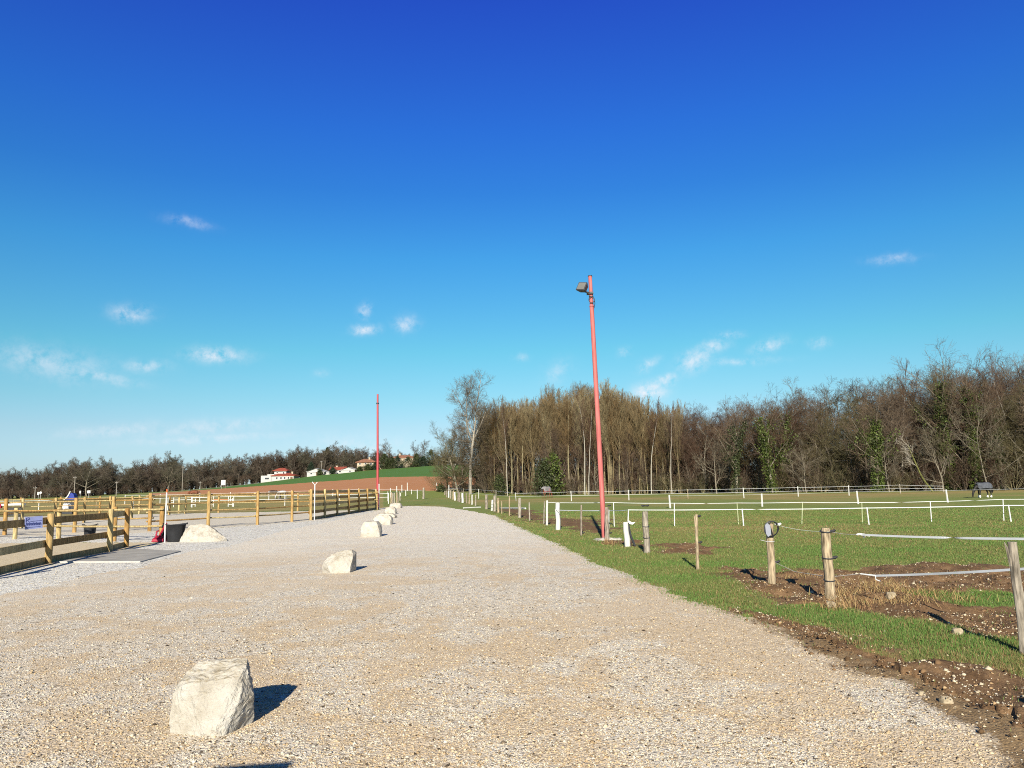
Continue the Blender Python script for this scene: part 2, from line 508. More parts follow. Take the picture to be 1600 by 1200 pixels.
def build_world():
    t = NT(world)
    sky = t.new('ShaderNodeTexSky', sky_type='NISHITA', sun_disc=False)
    sky.sun_elevation = R(SUN_EL); sky.sun_rotation = R(180 + SUN_AZ); sky.altitude = 250
    sky.air_density = 1.0; sky.dust_density = .6; sky.ozone_density = 2.0
    tc = t.new('ShaderNodeTexCoord').outputs['Generated']
    dirn = t.new('ShaderNodeVectorMath', {0: tc}, operation='NORMALIZE').outputs[0]
    z = t.new('ShaderNodeSeparateXYZ', {0: dirn}).outputs[2]
    el = t.math('MULTIPLY', t.math('ARCSINE', z), 180 / math.pi / 50.0, clamp=True)
    tint = t.ramp(el, SKYTINT)
    c = t.mix(1.0, sky.outputs[0], tint, 'MULTIPLY')
    K = .98 / (SKY_STRENGTH * 2 ** EXPO)
    warp = t.new('ShaderNodeVectorMath', {0: t.noise(dirn, 30, 5, .65, True), 1: (.5, .5, .5)}, operation='SUBTRACT').outputs[0]
    dw = t.new('ShaderNodeVectorMath', {0: dirn, 1: t.new('ShaderNodeVectorMath', {0: warp, 3: .016}, operation='SCALE').outputs[0]}, operation='ADD').outputs[0]
    wisp = t.new('ShaderNodeMapRange', {'Value': t.noise(dirn, 62, 8, .68), 'From Min': .36, 'From Max': .62}).outputs[0]
    tot = None
    for (px, py, sx, sy, amp, rot) in CLOUDS:
        c0 = (CAMM @ Vector(((px - 800) / F0, -(py - 600) / F0, -1))).normalized()
        rt = c0.cross(Vector((0, 0, 1))).normalized(); up = rt.cross(c0).normalized()
        ca, sa = math.cos(R(rot)), math.sin(R(rot))
        a = (rt * ca + up * sa) * (F0 / sx); b = (up * ca - rt * sa) * (F0 / sy)
        qa = t.new('ShaderNodeVectorMath', {0: dw, 1: a}, operation='DOT_PRODUCT').outputs['Value']
        qb = t.new('ShaderNodeVectorMath', {0: dw, 1: b}, operation='DOT_PRODUCT').outputs['Value']
        q = t.math('ADD', t.math('MULTIPLY', qa, qa), t.math('MULTIPLY', qb, qb))
        fall = t.math('MULTIPLY', t.math('EXPONENT', t.math('MULTIPLY', q, -1.3)), amp)
        tot = fall if tot is None else t.math('MAXIMUM', tot, fall)
    fac = t.math('MULTIPLY', tot, wisp, clamp=True)
    c = t.mix(fac, c, (K * .90, K * .93, K * 1.0))
    bg = t.new('ShaderNodeBackground', {'Color': c, 'Strength': SKY_STRENGTH})
    o = t.new('ShaderNodeOutputWorld')
    t.t.links.new(bg.outputs[0], o.inputs['Surface'])


SKYTINT = [(0, (.72, .92, 1.34)), (.04, (.725, .923, 1.25)), (.088, (.74, .915, 1.07)), (.13, (.624, .97, 1.03)), (.2, (.456, 1.034, 1.049)), (.3365, (.272, .936, 1.304)), (.43, (.193, .747, 1.414)), (.516, (.175, .652, 1.575)), (.68, (.177, .449, 1.675)), (.73, (.15, .38, 1.4)), (.82, (.05, .10, .36)), (1, (.02, .04, .13))]
CLOUDS = [(205, 489, 26, 12, .6, 0), (340, 555, 42, 11, .75, 0), (80, 567, 75, 22, .4, -8), (150, 588, 55, 8, .45, -8), (228, 574, 30, 9, .45, 0),
          (570, 486, 10, 13, .6, -20), (571, 515, 22, 8, .75, 5), (634, 505, 18, 13, .55, 0), (295, 348, 30, 8, .3, -5), (180, 672, 70, 10, .42, 6), (330, 668, 110, 12, .36, 6), (330, 685, 120, 7, .4, 3),
          (1014, 612, 26, 15, 1.2, 12), (1042, 593, 14, 10, .8, 15), (1086, 563, 28, 17, .72, 25), (1112, 542, 26, 12, .62, 15), (1140, 523, 20, 6, .5, -5), (1150, 565, 60, 6, .4, 0),
          (1012, 570, 20, 9, .5, 30), (1200, 540, 26, 10, .6, 15), (1280, 535, 14, 8, .38, 0), (978, 552, 12, 8, .4, 0), (1395, 405, 30, 7, .35, -5), (870, 580, 26, 16, .28, 30), (815, 558, 14, 6, .3, 0), (500, 585, 12, 6, .25, 0), (560, 700, 90, 22, .35, 0)]

scene.view_settings.view_transform = 'Standard'
scene.view_settings.look = 'None'
scene.view_settings.exposure = EXPO
scene.view_settings.gamma = 1.0
scene.cycles.max_bounces = 6
scene.cycles.transparent_max_bounces = 16
scene.cycles.use_denoising = False
scene.cycles.pixel_filter_type = 'BLACKMAN_HARRIS'
scene.cycles.filter_width = 1.05
# ------------------------------------------------------------------ ground, one polar sheet cut into its surfaces
def build_ground():
    th = np.concatenate([np.arange(-180, -60, 3.0), np.arange(-60, -40, .8), np.arange(-40, 40, .12), np.arange(40, 60, .8), np.arange(60, 180, 3.0)])
    rs = [0.4]
    while rs[-1] < 4000: rs.append(rs[-1] + max(.07, rs[-1] * (.0075 if rs[-1] < 70 else .012 if rs[-1] < 500 else .06)))
    rs = np.array(rs)
    T, RR = np.meshgrid(np.radians(th), rs)
    X = RR * np.sin(T); Y = RR * np.cos(T)
    reg_c = None
    nr, nt = X.shape
    soil = np.zeros(X.shape); near = (RR < 60) & (X > -14) & (Y > -5)
    soil[near] = soil_mask(X[near], Y[near])
    dry = dry_mask(X, Y)
    Z = hill(X, Y) + micro(X, Y, soil)
    # sheets that people have levelled stay flat
    i, j = np.meshgrid(np.arange(nr - 1), np.arange(nt), indexing='ij')
    j2 = (j + 1) % nt
    f = np.stack([i * nt + j, i * nt + j2, (i + 1) * nt + j2, (i + 1) * nt + j], -1).reshape(-1, 4)[:, ::-1]
    V = np.stack([X, Y, Z], -1).reshape(-1, 3)
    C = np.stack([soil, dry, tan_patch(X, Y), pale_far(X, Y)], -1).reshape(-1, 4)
    fc = V[f].mean(1)
    rg = region(fc[:, 0], fc[:, 1])
    flat_r = np.zeros(len(V), bool)
    flat_r[np.unique(f[(rg >= 1) & (rg <= 4)])] = True
    V[flat_r, 2] *= .25
    for k, nm in enumerate(NAMES):
        ff = f[rg == k]
        if not len(ff): continue
        u, inv = np.unique(ff, return_inverse=True)
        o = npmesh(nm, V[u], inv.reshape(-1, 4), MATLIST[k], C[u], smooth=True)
        tag(o, {'meadow': 'green paddock turf with muddy and yellowed patches', 'gravel_yard': 'wide beige gravel track running up to the grass', 'white_gravel': 'strip of white limestone chips along the timber fence',
                'riding_sand': 'pale sand of the near riding pen', 'arena_sand': 'white sand of the larger arena', 'ploughed_field': 'red-brown ploughed field on the slope', 'crop_field': 'bright green crop field below the houses', 'road': 'pale road under the far trees'}[nm], 'ground', kind='structure')


def tan_patch(x, y):
    n = fbm(x * .85, y * .85, 91, 3) * .42 + fbm(x * 3.0, y * 3.0, 93, 3) * .58
    xc = .55 - .10 * (y - 5) - .0004 * (y - 5) ** 2            # two faint wheel tracks up the middle
    rut = np.exp(-((x - xc - .75) / .38) ** 2) + np.exp(-((x - xc + .75) / .38) ** 2)
    n = n + .10 * np.clip((x - 1.0) / .9, 0, 1) * (y < 12) * (y > 0)
    return np.clip((n - .43 - .055 * rut * (np.abs(y) < 60)) * 6.5, 0, 1)


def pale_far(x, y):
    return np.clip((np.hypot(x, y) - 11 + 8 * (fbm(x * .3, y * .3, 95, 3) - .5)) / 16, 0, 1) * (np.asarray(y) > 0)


def scatter(n, r0, r1, a0, a1, pw=1.0):
    """random points, denser near the yard"""
    u = rng.random(n)
    r = (r0 ** (2 - pw) + u * (r1 ** (2 - pw) - r0 ** (2 - pw))) ** (1 / (2 - pw)) if pw != 2 else r0 * (r1 / r0) ** u
    a = np.radians(a0 + rng.random(n) * (a1 - a0))
    return r * np.sin(a), r * np.cos(a)


def pebbles(name, x, y, z, size, colr, m, flat=.62, sink=.25):
    n = len(x)
    base = np.array([[1, 0, 0], [0, 1, 0], [-1, 0, 0], [0, -1, 0], [0, 0, 1], [0, 0, -1]], float)
    tri = np.array([[0, 1, 4], [1, 2, 4], [2, 3, 4], [3, 0, 4], [1, 0, 5], [2, 1, 5], [3, 2, 5], [0, 3, 5]])
    v = base[None] * (1 + .55 * (rng.random((n, 6, 1)) - .5)) + .5 * (rng.random((n, 6, 3)) - .5)
    v[:, :, 2] *= flat; v[:, :, 0] *= (.75 + .6 * rng.random((n, 1)))
    a = rng.random(n) * 6.283
    ca, sa = np.cos(a)[:, None], np.sin(a)[:, None]
    vx = v[:, :, 0] * ca - v[:, :, 1] * sa; vy = v[:, :, 0] * sa + v[:, :, 1] * ca
    tl = (rng.random((n, 1)) - .5) * .6
    vz = v[:, :, 2] + vx * tl
    s = size[:, None]
    V = np.stack([vx * s + x[:, None], vy * s + y[:, None], vz * s + z[:, None] + s * flat * (1 - 2 * sink) * .6], -1).reshape(-1, 3)
    Fc = (tri[None] + 6 * np.arange(n)[:, None, None]).reshape(-1, 3)
    return npmesh(name, V, Fc, m, np.repeat(colr, 6, 0))


def build_stones():
    m = attr_mat('loose stone', .9, .15)
    x, y = scatter(250000, 4.3, 22, -37, 36, 2)
    g = region(x + rng.normal(0, .10, len(x)), y + rng.normal(0, .10, len(x)))
    sm = np.zeros(len(x)); k = x > .5
    sm[k] = soil_mask(x[k], y[k])
    keep = ((g == 1) & (rng.random(len(x)) > np.clip(sm * 1.05, 0, .86))) | ((g == 2)) | ((g == 0) & (rng.random(len(x)) < .035 + .10 * sm))
    keep &= rng.random(len(x)) < np.clip((21.5 - np.hypot(x, y)) / 13, 0, 1) * (1 - .35 * tan_patch(x, y))
    x, y, g, sm = x[keep], y[keep], g[keep], sm[keep]
    n = len(x)
    s = np.exp(rng.normal(math.log(.0050), .42, n)); s = np.clip(s, .0025, .02)
    big = rng.random(n) < .004; s[big] *= 1.6
    s[g == 2] *= 1.5
    pal = np.array([[.47, .36, .22], [.53, .43, .29], [.54, .485, .385], [.555, .52, .445], [.38, .275, .16], [.20, .155, .105], [.49, .45, .38], [.05, .038, .028]])
    patch = 1 - tan_patch(x, y)
    w1 = np.array([.28, .26, .13, .06, .16, .04, .04, .03]); w2 = np.array([.09, .16, .24, .23, .05, .06, .14, .03])
    ci = np.where(rng.random(n) < np.clip(patch * 1.1 - .1, 0.05, .95), rng.choice(8, n, p=w2), rng.choice(8, n, p=w1))
    ci[g == 2] = rng.choice([2, 3, 6], (g == 2).sum())
    c = pal[ci] * (.66 + .38 * rng.random((n, 1)))
    c[g == 0] = np.clip(c[g == 0] * 1.05, 0, .7)
    z = hill(x, y) + micro(x, y, sm) * np.where(g == 0, 1, .25)
    o = pebbles('gravel_stones', x, y, z, s, c, m)
    tag(o, 'loose beige and white stones strewn over the gravel track', 'gravel', kind='stuff')
    # pale stones churned up in the mud by the paddock gateway
    x, y = scatter(42000, 5, 24, -5, 40, 2)
    sm = soil_mask(x, y)
    cl = fbm(x * 1.1, y * 1.1, 33)
    keep = (region(x, y) == 0) & (rng.random(len(x)) < np.clip(sm * (cl - .38) * 4.2, 0, 1) * np.where(y < 7.2, .4, 1) + .004)
    x, y, sm = x[keep], y[keep], sm[keep]; n = len(x)
    s = np.clip(np.exp(rng.normal(math.log(.0075), .5, n)), .003, .032)
    c = np.array([.45, .385, .28])[None] * (.7 + .5 * rng.random((n, 1))); c[rng.random(n) < .25] *= np.array([.75, .6, .45])
    o = pebbles('field_stones', x, y, hill(x, y) + micro(x, y, sm), s, c, m, .7, .3)
    tag(o, 'pale stones scattered in the mud beside the paddock posts', 'stones', kind='stuff')
    # dark clods of earth
    x, y = scatter(36000, 4.5, 16, 5, 40, 2)
    sm = soil_mask(x, y)
    keep = (region(x, y) < 2) & (rng.random(len(x)) < sm * np.where(y > 6.8, .8, .12))
    x, y, sm = x[keep], y[keep], sm[keep]; n = len(x)
    s = np.clip(np.exp(rng.normal(math.log(.008), .55, n)), .003, .035)
    c = np.array([.13, .08, .042])[None] * (.5 + 1.0 * rng.random((n, 1)))
    o = pebbles('soil_clods', x, y, hill(x, y) + micro(x, y, sm), s, c, m, .7, .35)
    tag(o, 'brown clods of churned earth', 'soil', kind='stuff')


def blades(name, x, y, z, hgt, wid, colr, m, lean=.6):
    n = len(x)
    a = rng.random(n) * 6.283; ln = lean * hgt * (.3 + rng.random(n)); la = rng.random(n) * 6.283
    dx, dy = np.cos(a) * wid * .5, np.sin(a) * wid * .5
    mx, my = x + np.cos(la) * ln * .35, y + np.sin(la) * ln * .35
    tx, ty = x + np.cos(la) * ln, y + np.sin(la) * ln
    V = np.stack([np.stack([x - dx, y - dy, z - .004], -1), np.stack([x + dx, y + dy, z - .004], -1),
                  np.stack([mx + dx * .7, my + dy * .7, z + hgt * .6], -1), np.stack([mx - dx * .7, my - dy * .7, z + hgt * .6], -1), np.stack([tx, ty, z + hgt], -1)], 1)
    b = 5 * np.arange(n)[:, None]
    Fc = np.concatenate([b + np.array([[0, 1, 2]]), b + np.array([[0, 2, 3]]), b + np.array([[3, 2, 4]])], 0)
    return npmesh(name, V.reshape(-1, 3), Fc, m, np.repeat(colr, 5, 0))


def build_grass():
    m = attr_mat('grass blade', .75, .2)
    x, y = scatter(620000, 4.6, 48, -12, 40, 2)
    g = region(x + rng.normal(0, .13, len(x)), y + rng.normal(0, .13, len(x))) == 0
    x, y = x[g], y[g]
    sm = soil_mask(x, y)
    tuft = fbm(x * 2.2, y * 2.2, 41)
    gm = smask(x, y, GREENP)
    keep = rng.random(len(x)) < np.clip(1.1 - 1.35 * sm + (tuft - .5) * 1.6, .02, 1)
    x, y, sm, tuft, gm = x[keep], y[keep], sm[keep], tuft[keep], gm[keep]
    n = len(x); r = np.hypot(x, y)
    h = (.016 + .026 * rng.random(n) + .05 * np.clip(tuft - .5, 0, 1)) * (1 + .15 * gm)
    h *= np.where(sm > .4, .8, 1)
    w = np.maximum(.0035, r * .00055)
    dr = dry_mask(x, y)
    verge = fbm(x * .9, y * .9, 55)
    px = rng.random(n)
    gcol = np.stack([.075 + .07 * px, .108 + .06 * px, .024 + .03 * px], -1)
    lush = np.stack([.055 + .05 * px, .115 + .06 * px, .02 + .022 * px], -1)
    gcol = np.where((np.clip((verge - .45) * 5, 0, 1) * .8 + gm)[:, None] > rng.random((n, 1)), lush, gcol)
    straw = np.array([[.24, .19, .09]]) * (.55 + .7 * px[:, None])
    brown = np.array([[.17, .095, .045]]) * (.6 + .8 * px[:, None])
    ps = np.clip(.27 + .55 * dr + .35 * sm + .6 * (.5 - verge) - .14 * gm, .08, .85) * np.clip(1.5 - r / 13, .42, 1)
    q = rng.random(n)
    c = np.where((q < ps)[:, None], np.where((rng.random(n) < .55)[:, None], straw, brown), gcol)
    o = blades('grass', x, y, hill(x, y) + micro(x, y, sm), h, w, c, m)
    tag(o, 'short winter grass of the verge and paddock', 'grass', kind='stuff')
    # dead weed tangle beside the gateway posts
    tufts = [(1330, 928, .5, 260), (1370, 922, .55, 330), (1400, 930, .4, 220), (1345, 945, .5, 260), (1300, 952, .3, 120), (1460, 930, .35, 110), (952, 850, .3, 140), (1250, 905, .3, 60), (1420, 945, .4, 180), (1500, 940, .3, 90)]
    xs, ys = [], []
    for px_, py_, rad, k in tufts:
        p = gp(px_, py_)
        xs.append(p.x + rng.normal(0, rad * .45, k)); ys.append(p.y + rng.normal(0, rad * .4, k))
    x = np.concatenate(xs); y = np.concatenate(ys); n = len(x)
    c = np.array([[.24, .145, .07]]) * (.5 + .9 * rng.random((n, 1)))
    c[rng.random(n) < .3] = np.array([.36, .27, .12])
    o = blades('dry_weeds', x, y, hill(x, y) + micro(x, y, soil_mask(x, y)), .05 + .11 * rng.random(n), np.full(n, .006), c, m, 1.1)
    tag(o, 'reddish-brown dead weeds tangled beside the gateway post', 'weeds', kind='stuff')


# ------------------------------------------------------------------ rocks
def rock(name, loc, pts, label, group=None, seed=0, disp=.03, cuts=3, sc=1.0, m=None):
    bm = bmesh.new()
    for p in pts: bm.verts.new(Vector(p) * sc)
    bmesh.ops.convex_hull(bm, input=bm.verts)
    bmesh.ops.delete(bm, geom=[v for v in bm.verts if not v.link_faces], context='VERTS')
    bmesh.ops.triangulate(bm, faces=bm.faces)
    for _ in range(cuts):
        bmesh.ops.subdivide_edges(bm, edges=bm.edges, cuts=1, use_grid_fill=True)
        if _ == 0: bmesh.ops.smooth_vert(bm, verts=bm.verts, factor=.10, use_axis_x=True, use_axis_y=True, use_axis_z=True)
    bm.normal_update()
    size = max(max(abs(c) for c in v.co) for v in bm.verts)
    for v in bm.verts:
        q = v.co / size * 2.2 + Vector((seed * 3.7, seed * 1.3, 0))
        k = mnoise.noise(q) * .9 + mnoise.noise(q * 2.7) * .5 + abs(mnoise.noise(q * 5.5)) * -.55 + mnoise.noise(q * 12) * .2 + mnoise.noise(q * 24) * .1
        v.co += v.normal * k * disp * size * 2
    me = bpy.data.meshes.new(name); bm.to_mesh(me); bm.free()
    for p in me.polygons: p.use_smooth = True
    try: me.set_sharp_from_angle(angle=R(28))
    except Exception: pass
    me.materials.append(m or limestone)
    o = bpy.data.objects.new(name, me); o.location = loc; col.objects.link(o)
    return tag(o, label, 'boulder' if sc > .1 else 'stone', group)


def block(w, d, h, seed, skew=.2):
    r = random.Random(seed)
    j = lambda s: 1 + s * (r.random() - .5)
    pts = []
    for z, k in ((-.06, .95), (h * .35, 1.05), (h * .75, .95), (h, .72)):
        for a in range(7):
            t = (a + r.random() * .6) / 7 * 2 * math.pi
            ex = lambda c: math.copysign(abs(c) ** .55, c)
            pts.append((ex(math.cos(t)) * w / 2 * k * j(skew), ex(math.sin(t)) * d / 2 * k * j(skew), z * (j(skew * .6) if z > 0 else 1)))
    return pts


def build_rocks():
    g = 'white limestone blocks lining the gravel track'
    front = [(-.25, -.02, -.05), (-.262, .02, .12), (-.262, .02, .25), (-.24, .06, .32), (-.20, .10, .375), (-.15, .16, .415), (.05, .19, .43), (.20, .17, .435), (.225, .10, .405), (.20, .03, .35), (-.18, .0, .31),
             (.0, -.07, .12), (-.12, -.07, -.05), (.13, -.13, -.05), (.10, -.13, .05), (.21, -.02, .19), (.215, .03, .30), (.27, .12, .2), (.24, .2, -.05), (.14, .42, -.05), (.17, .40, .25), (-.16, .42, .2), (-.22, .36, -.05), (-.15, .33, .33), (.12, .33, .41)]
    p = gp(325, 1143)
    rock('boulder', p, front, 'largest whitish boulder with a flat ochre-stained top, casting a dark shadow on the gravel', g, 1, .024, 4)
    L = [((525, 896), .62, .5, .42, 12, 'rounded cream boulder with a dark cracked end face, alone in the gravel'),
         ((578, 839), .72, .6, .50, 8, 'squarish white block standing alone behind the rounded cracked boulder'),
         ((597, 820), .86, .7, .40, 3, 'low white block tucked under a flat slab further up the track'),
         ((602, 809.5), 1.15, .6, .26, 4, 'flat white slab lying just behind the low block'),
         ((609, 803), .80, .7, .42, 5, 'white boulder with one shaded end between the flat slab and the last block'),
         ((617, 794), 1.05, .8, .42, 6, 'farthest pale block at the foot of the grey post cluster')]
    EGG = [(-.30, 0, -.05), (-.33, .02, .08), (-.29, .0, .22), (-.14, .02, .35), (.08, .06, .42), (.26, .08, .43), (.30, .0, .33), (.27, -.10, .12), (.25, -.12, -.05), (-.08, -.17, -.05), (-.15, -.15, .12), (.02, -.12, .28), (.30, .32, .36), (.30, .36, -.05), (-.2, .36, .27), (-.25, .36, -.05)]
    for (q, w, dd, h, sd, lab) in L:
        rock('boulder', gp(*q) + Vector((0, dd * .35, 0)), EGG if sd == 12 else block(w, dd, h, sd), lab, g, sd, .022, 3)
    p = gp(312, 847)
    pts = [(x, y, z * .88 if z > 0 else z) for x, y, z in [(-.80, 0, -.05), (-.72, .1, .22), (-.62, .05, .45), (-.5, .1, .62), (-.1, .15, .64), (.12, .1, .58), (.15, -.05, .35), (.45, .05, .36), (.78, .05, .10), (.82, .1, -.05), (.4, -.25, -.05), (-.4, -.25, -.05), (-.3, -.16, .3), (-.5, .6, .4), (.2, .6, .4), (.6, .6, -.05), (-.7, .6, -.05)]]
    rock('boulder', p + Vector((0, .25, 0)), pts, 'broad sloping white boulder beside the black tub at the fence', g, 9, .02, 4)
    st = [((1298, 950), .055, 'small yellowish stone in the grass in front of the thick leaning gateway post', 31), 
          ((1496, 992), .045, 'round pale stone at the foot of the shadow of the split post', 33), ((1479, 1101), .036, 'pale angular stone alone on the bare earth near the track', 34), ((1393, 936), .06, 'flat white stone beside the dead weeds', 35),
          ((1440, 1087), .022, 'tiny flat white stone on the bare earth', 36)]
    ym = mat('yellowish fieldstone', (.25, .20, .125), .9, .3, 9, .5, c2=(.34, .29, .21))
    for q, s, lab, sd in st:
        rock('fieldstone', gp(*q), block(2.3, 1.7, 1.5, sd), lab, 'single stones on the verge', sd, .04, 2, s, ym)
# ------------------------------------------------------------------ timber post-and-rail fences of the pens
def timber_fence(label, posts, ph, rails, side, group=None, board=False, rail_d=.07, rail_h=.12, kick=False, rad=.075, ext=(), pr=None):
    """posts: ground points; side: +1 rails sit on the far side of the line, -1 near side"""
    root = empty('timber_fence', posts[0], label, 'fence', group)
    o0 = Vector(posts[0])
    for i, p in enumerate(posts):
        if p is None: continue
        q = Vector(p) - o0
        mb = MB(); rr = rad * (.95 + .12 * random.random()); hh = ph * (.985 + .04 * random.random())
        lx, ly = (random.random() - .5) * .03, (random.random() - .5) * .03
        mb.tube([q + Vector((0, 0, -.1)), q + Vector((lx * .5, ly * .5, hh * .5)), q + Vector((lx, ly, hh - .02)), q + Vector((lx, ly, hh))], [rr * 1.03, rr, rr * .97, rr * .88], 14)
        mb.build('post', pine, root)
    for i in range(len(posts) - 1):
        if i in ext: continue
        a, b = Vector(posts[i]) - o0, Vector(posts[i + 1]) - o0
        dr = (b - a).normalized(); n = Vector((-dr.y, dr.x, 0)) * side * (rad + rail_d * .35)
        for h in rails:
            mb = MB()
            e = .09 if h != rails[0] else .12
            z0 = h + (random.random() - .5) * .03; z1 = h + (random.random() - .5) * .03
            mid = (a + b) / 2 + n + Vector((0, 0, (z0 + z1) / 2 - .012))
            if board:
                Mx = Matrix.Rotation(math.atan2(dr.y, dr.x), 3, 'Z') @ Matrix.Rotation(-math.atan2(z1 - z0, (b - a).length), 3, 'Y')
                mb.box((a + b) / 2 + n + Vector((0, 0, (z0 + z1) / 2)), ((b - a).length + .16 - .04 * (rails.index(h) % 2), rail_d * .8, rail_h), Mx)
                mb.build('rail', pine, root, .012); continue
            mb.tube([a - dr * e + n + Vector((0, 0, z0)), mid, b + dr * e + n + Vector((0, 0, z1))], rail_h / 2, 10, True, 0, rail_d / rail_h if abs(dr.z) < .9 else 1)
            mb.build('rail', pine, root)
        if kick:
            mb = MB(); L = (b - a).length
            Mx = Matrix.Rotation(math.atan2(dr.y, dr.x), 3, 'Z')
            mb.box((a + b) / 2 + n * .6 + Vector((0, 0, .075)), (L - .1, .045, .15), Mx)
            mb.build('kickboard', pine, root)
    return root


def build_pens():
    A0 = Vector((-10.25, 14.2, 0)); A, B, Cc = gp(75, 880), gp(171, 861.5), gp(197, 854.5)
    D, I, H = gp(252, 845), gp(178, 846), gp(91, 844)
    near = timber_fence('near two-rail timber fence with shaded rails, low kickboard and paper sign along the sand pen', [A0, A, B, Cc], 1.17, [1.0, .45], 1, kick=True, board=True, rail_h=.165)
    dirH = (H - I).normalized()
    line = [D, I, H] + [H + dirH * 2.6 * k for k in range(1, 6)]
    timber_fence('low sunlit timber fence across the back of the near sand pen', line, 1.17, [1.05, .5], 1, rad=.08, rail_h=.14)
    E, G, J = gp(233.5, 830), gp(116, 832), gp(7, 836)
    Fp = (E + G) / 2 + Vector((0, .05, 0))
    dj = (J - G).normalized()
    K, L, Mm, N = gp(325, 824), gp(402, 820), gp(456, 815), gp(485.6, 812.6)
    Ff = 1.62; RA = [1.50, 1.14, .78, .42]
    timber_fence('tall sunlit four-rail timber fence across the near end of the white arena', [J + dj * 6, J + dj * 3, J, G, Fp, E], Ff - .15, [1.33, .95, .55], 1, rail_h=.14)
    timber_fence('tall four-rail timber fence cutting the near corner of the white arena behind the black tub', [E, K, L, Mm, N], Ff, RA, 1, ext=(), rail_h=.11)
    run = [N] + [gp(*q) for q in [(507.5, 809), (527, 805.6), (545, 803), (560.6, 800), (574, 798), (587.3, 796)]]
    timber_fence('long dark shaded four-rail timber fence running up the gravel to the farther red pole', run, Ff, RA, 1, rail_h=.17, kick=True, board=True)
    far = [Vector((-10.75 - 3.1 * k, 60.8, 0)) for k in range(0, 16)]
    timber_fence('weathered timber fence along the far end of the white arena', far, 1.45, [1.3, .75], 1, rad=.075)
    mid = [Vector((-24.5 - .1 * k, 33 + 3.0 * k, 0)) for k in range(0, 10)]
    timber_fence('inner timber fence dividing the white arena', mid, 1.45, [1.3, .75], 1, rad=.075)
    # paper sign hanging on the near fence
    s = gp(53.5, 870); n = (B - A).normalized(); f = Vector((n.y, -n.x, 0))
    c0 = A + (A0 - A) * .28 + f * .12 + Vector((0, 0, 1.0))
    sm = mat('lilac sign paper', (.22, .25, .46), .7, .15, 8, .05)
    ink = mat('blue ink', (.035, .045, .16), .7, .1, 5, 0)
    root = empty('paper_sign', c0, 'lilac-blue handwritten notice hung over the top rail of the near fence', 'sign')
    # turned a little towards the track
    yaw = math.atan2(f.y, f.x) + math.pi / 2 - R(38)
    Mx = Matrix.Rotation(yaw, 3, 'Z')
    MB().box((0, 0, 0), (.37, .012, .27), Mx @ Matrix.Rotation(R(-3), 3, 'Y')).build('board', sm, root)

    def stroke(pts, w=.006):
        mb.tube([Mx @ Vector((x, -.010, z)) for x, z in pts], w, 4)
    mb = MB()
    stroke([(-.17, .02), (-.17, .11), (-.11, .115), (-.10, .085), (-.16, .06)]); stroke([(-.14, .06), (-.10, .02)])
    x = -.17
    for k in range(9):
        stroke([(x, -.055), (x + .006, -.005 if k % 2 else .01), (x + .026, -.008), (x + .028, -.052)], .005); x += .036
    stroke([(-.08, .03), (.16, .045)], .004); stroke([(-.17, -.10), (.14, -.09)], .004)
    mb.build('lettering', ink, root)
    # concrete pad at the gateway
    root = [gp(*q) for q in [(90, 879), (221, 878.5), (283, 862), (206, 858.5)]]
    mb = MB()
    top = [p + Vector((0, 0, .028)) for p in root]; bot = [p + Vector((0, 0, -.05)) for p in root]
    mb.add(top + bot, [(0, 1, 2, 3), (0, 4, 5, 1), (1, 5, 6, 2), (2, 6, 7, 3), (3, 7, 4, 0)])
    o = mb.build('concrete_pavement', concrete, None, .01); tag(o, 'smooth grey concrete pad at the pen gateway', 'pavement', kind='structure')
    edge = MB(); e0, e1 = root[0], root[1]; dr = (e1 - e0).normalized()
    edge.box((e0 + e1) / 2 + Vector((0, -.035, .0)), ((e1 - e0).length, .06, .072), Matrix.Rotation(math.atan2(dr.y, dr.x), 3, 'Z'))
    o = edge.build('concrete_kerb', conc_w, None, .008); tag(o, 'pale kerb along the front of the concrete pad', 'kerb', kind='structure')


def tub(loc, r0, r1, h, label):
    root = empty('rubber_tub', loc, label, 'tub')
    mb = MB(); n = 24; prof = [(r0 * .96, 0), (r0, .02), (r0 + (r1 - r0) * .6, h * .6), (r1, h * .97), (r1 * 1.06, h), (r1 * 1.02, h + .012), (r1 * .95, h * .97), (r0 * .93, .04)]
    v = []; f = []
    for (r, z) in prof:
        for k in range(n):
            t = 2 * math.pi * k / n
            v.append((r * math.cos(t) * (1 + .05 * math.cos(2 * t + 1)), r * math.sin(t), z + (.02 * math.sin(2 * t) if z > h * .8 else 0)))
    for i in range(len(prof) - 1):
        for k in range(n): f.append((i * n + k, i * n + (k + 1) % n, (i + 1) * n + (k + 1) % n, (i + 1) * n + k))
    f.append(tuple(range(n))[::-1]); f.append(tuple(range(len(v) - n, len(v))))
    mb.add(v, f, True); mb.build('bucket', blackpl, root)
    for s in (-1, 1):
        mb = MB(); pts = []
        for k in range(7):
            t = math.pi * k / 6
            pts.append((s * (r1 * 1.04 + .05 * math.sin(t)), .09 * math.cos(t), h + .0 + .05 * math.sin(t)))
        mb.tube(pts, .014, 6); mb.build('handle', blackpl, root)
    return root


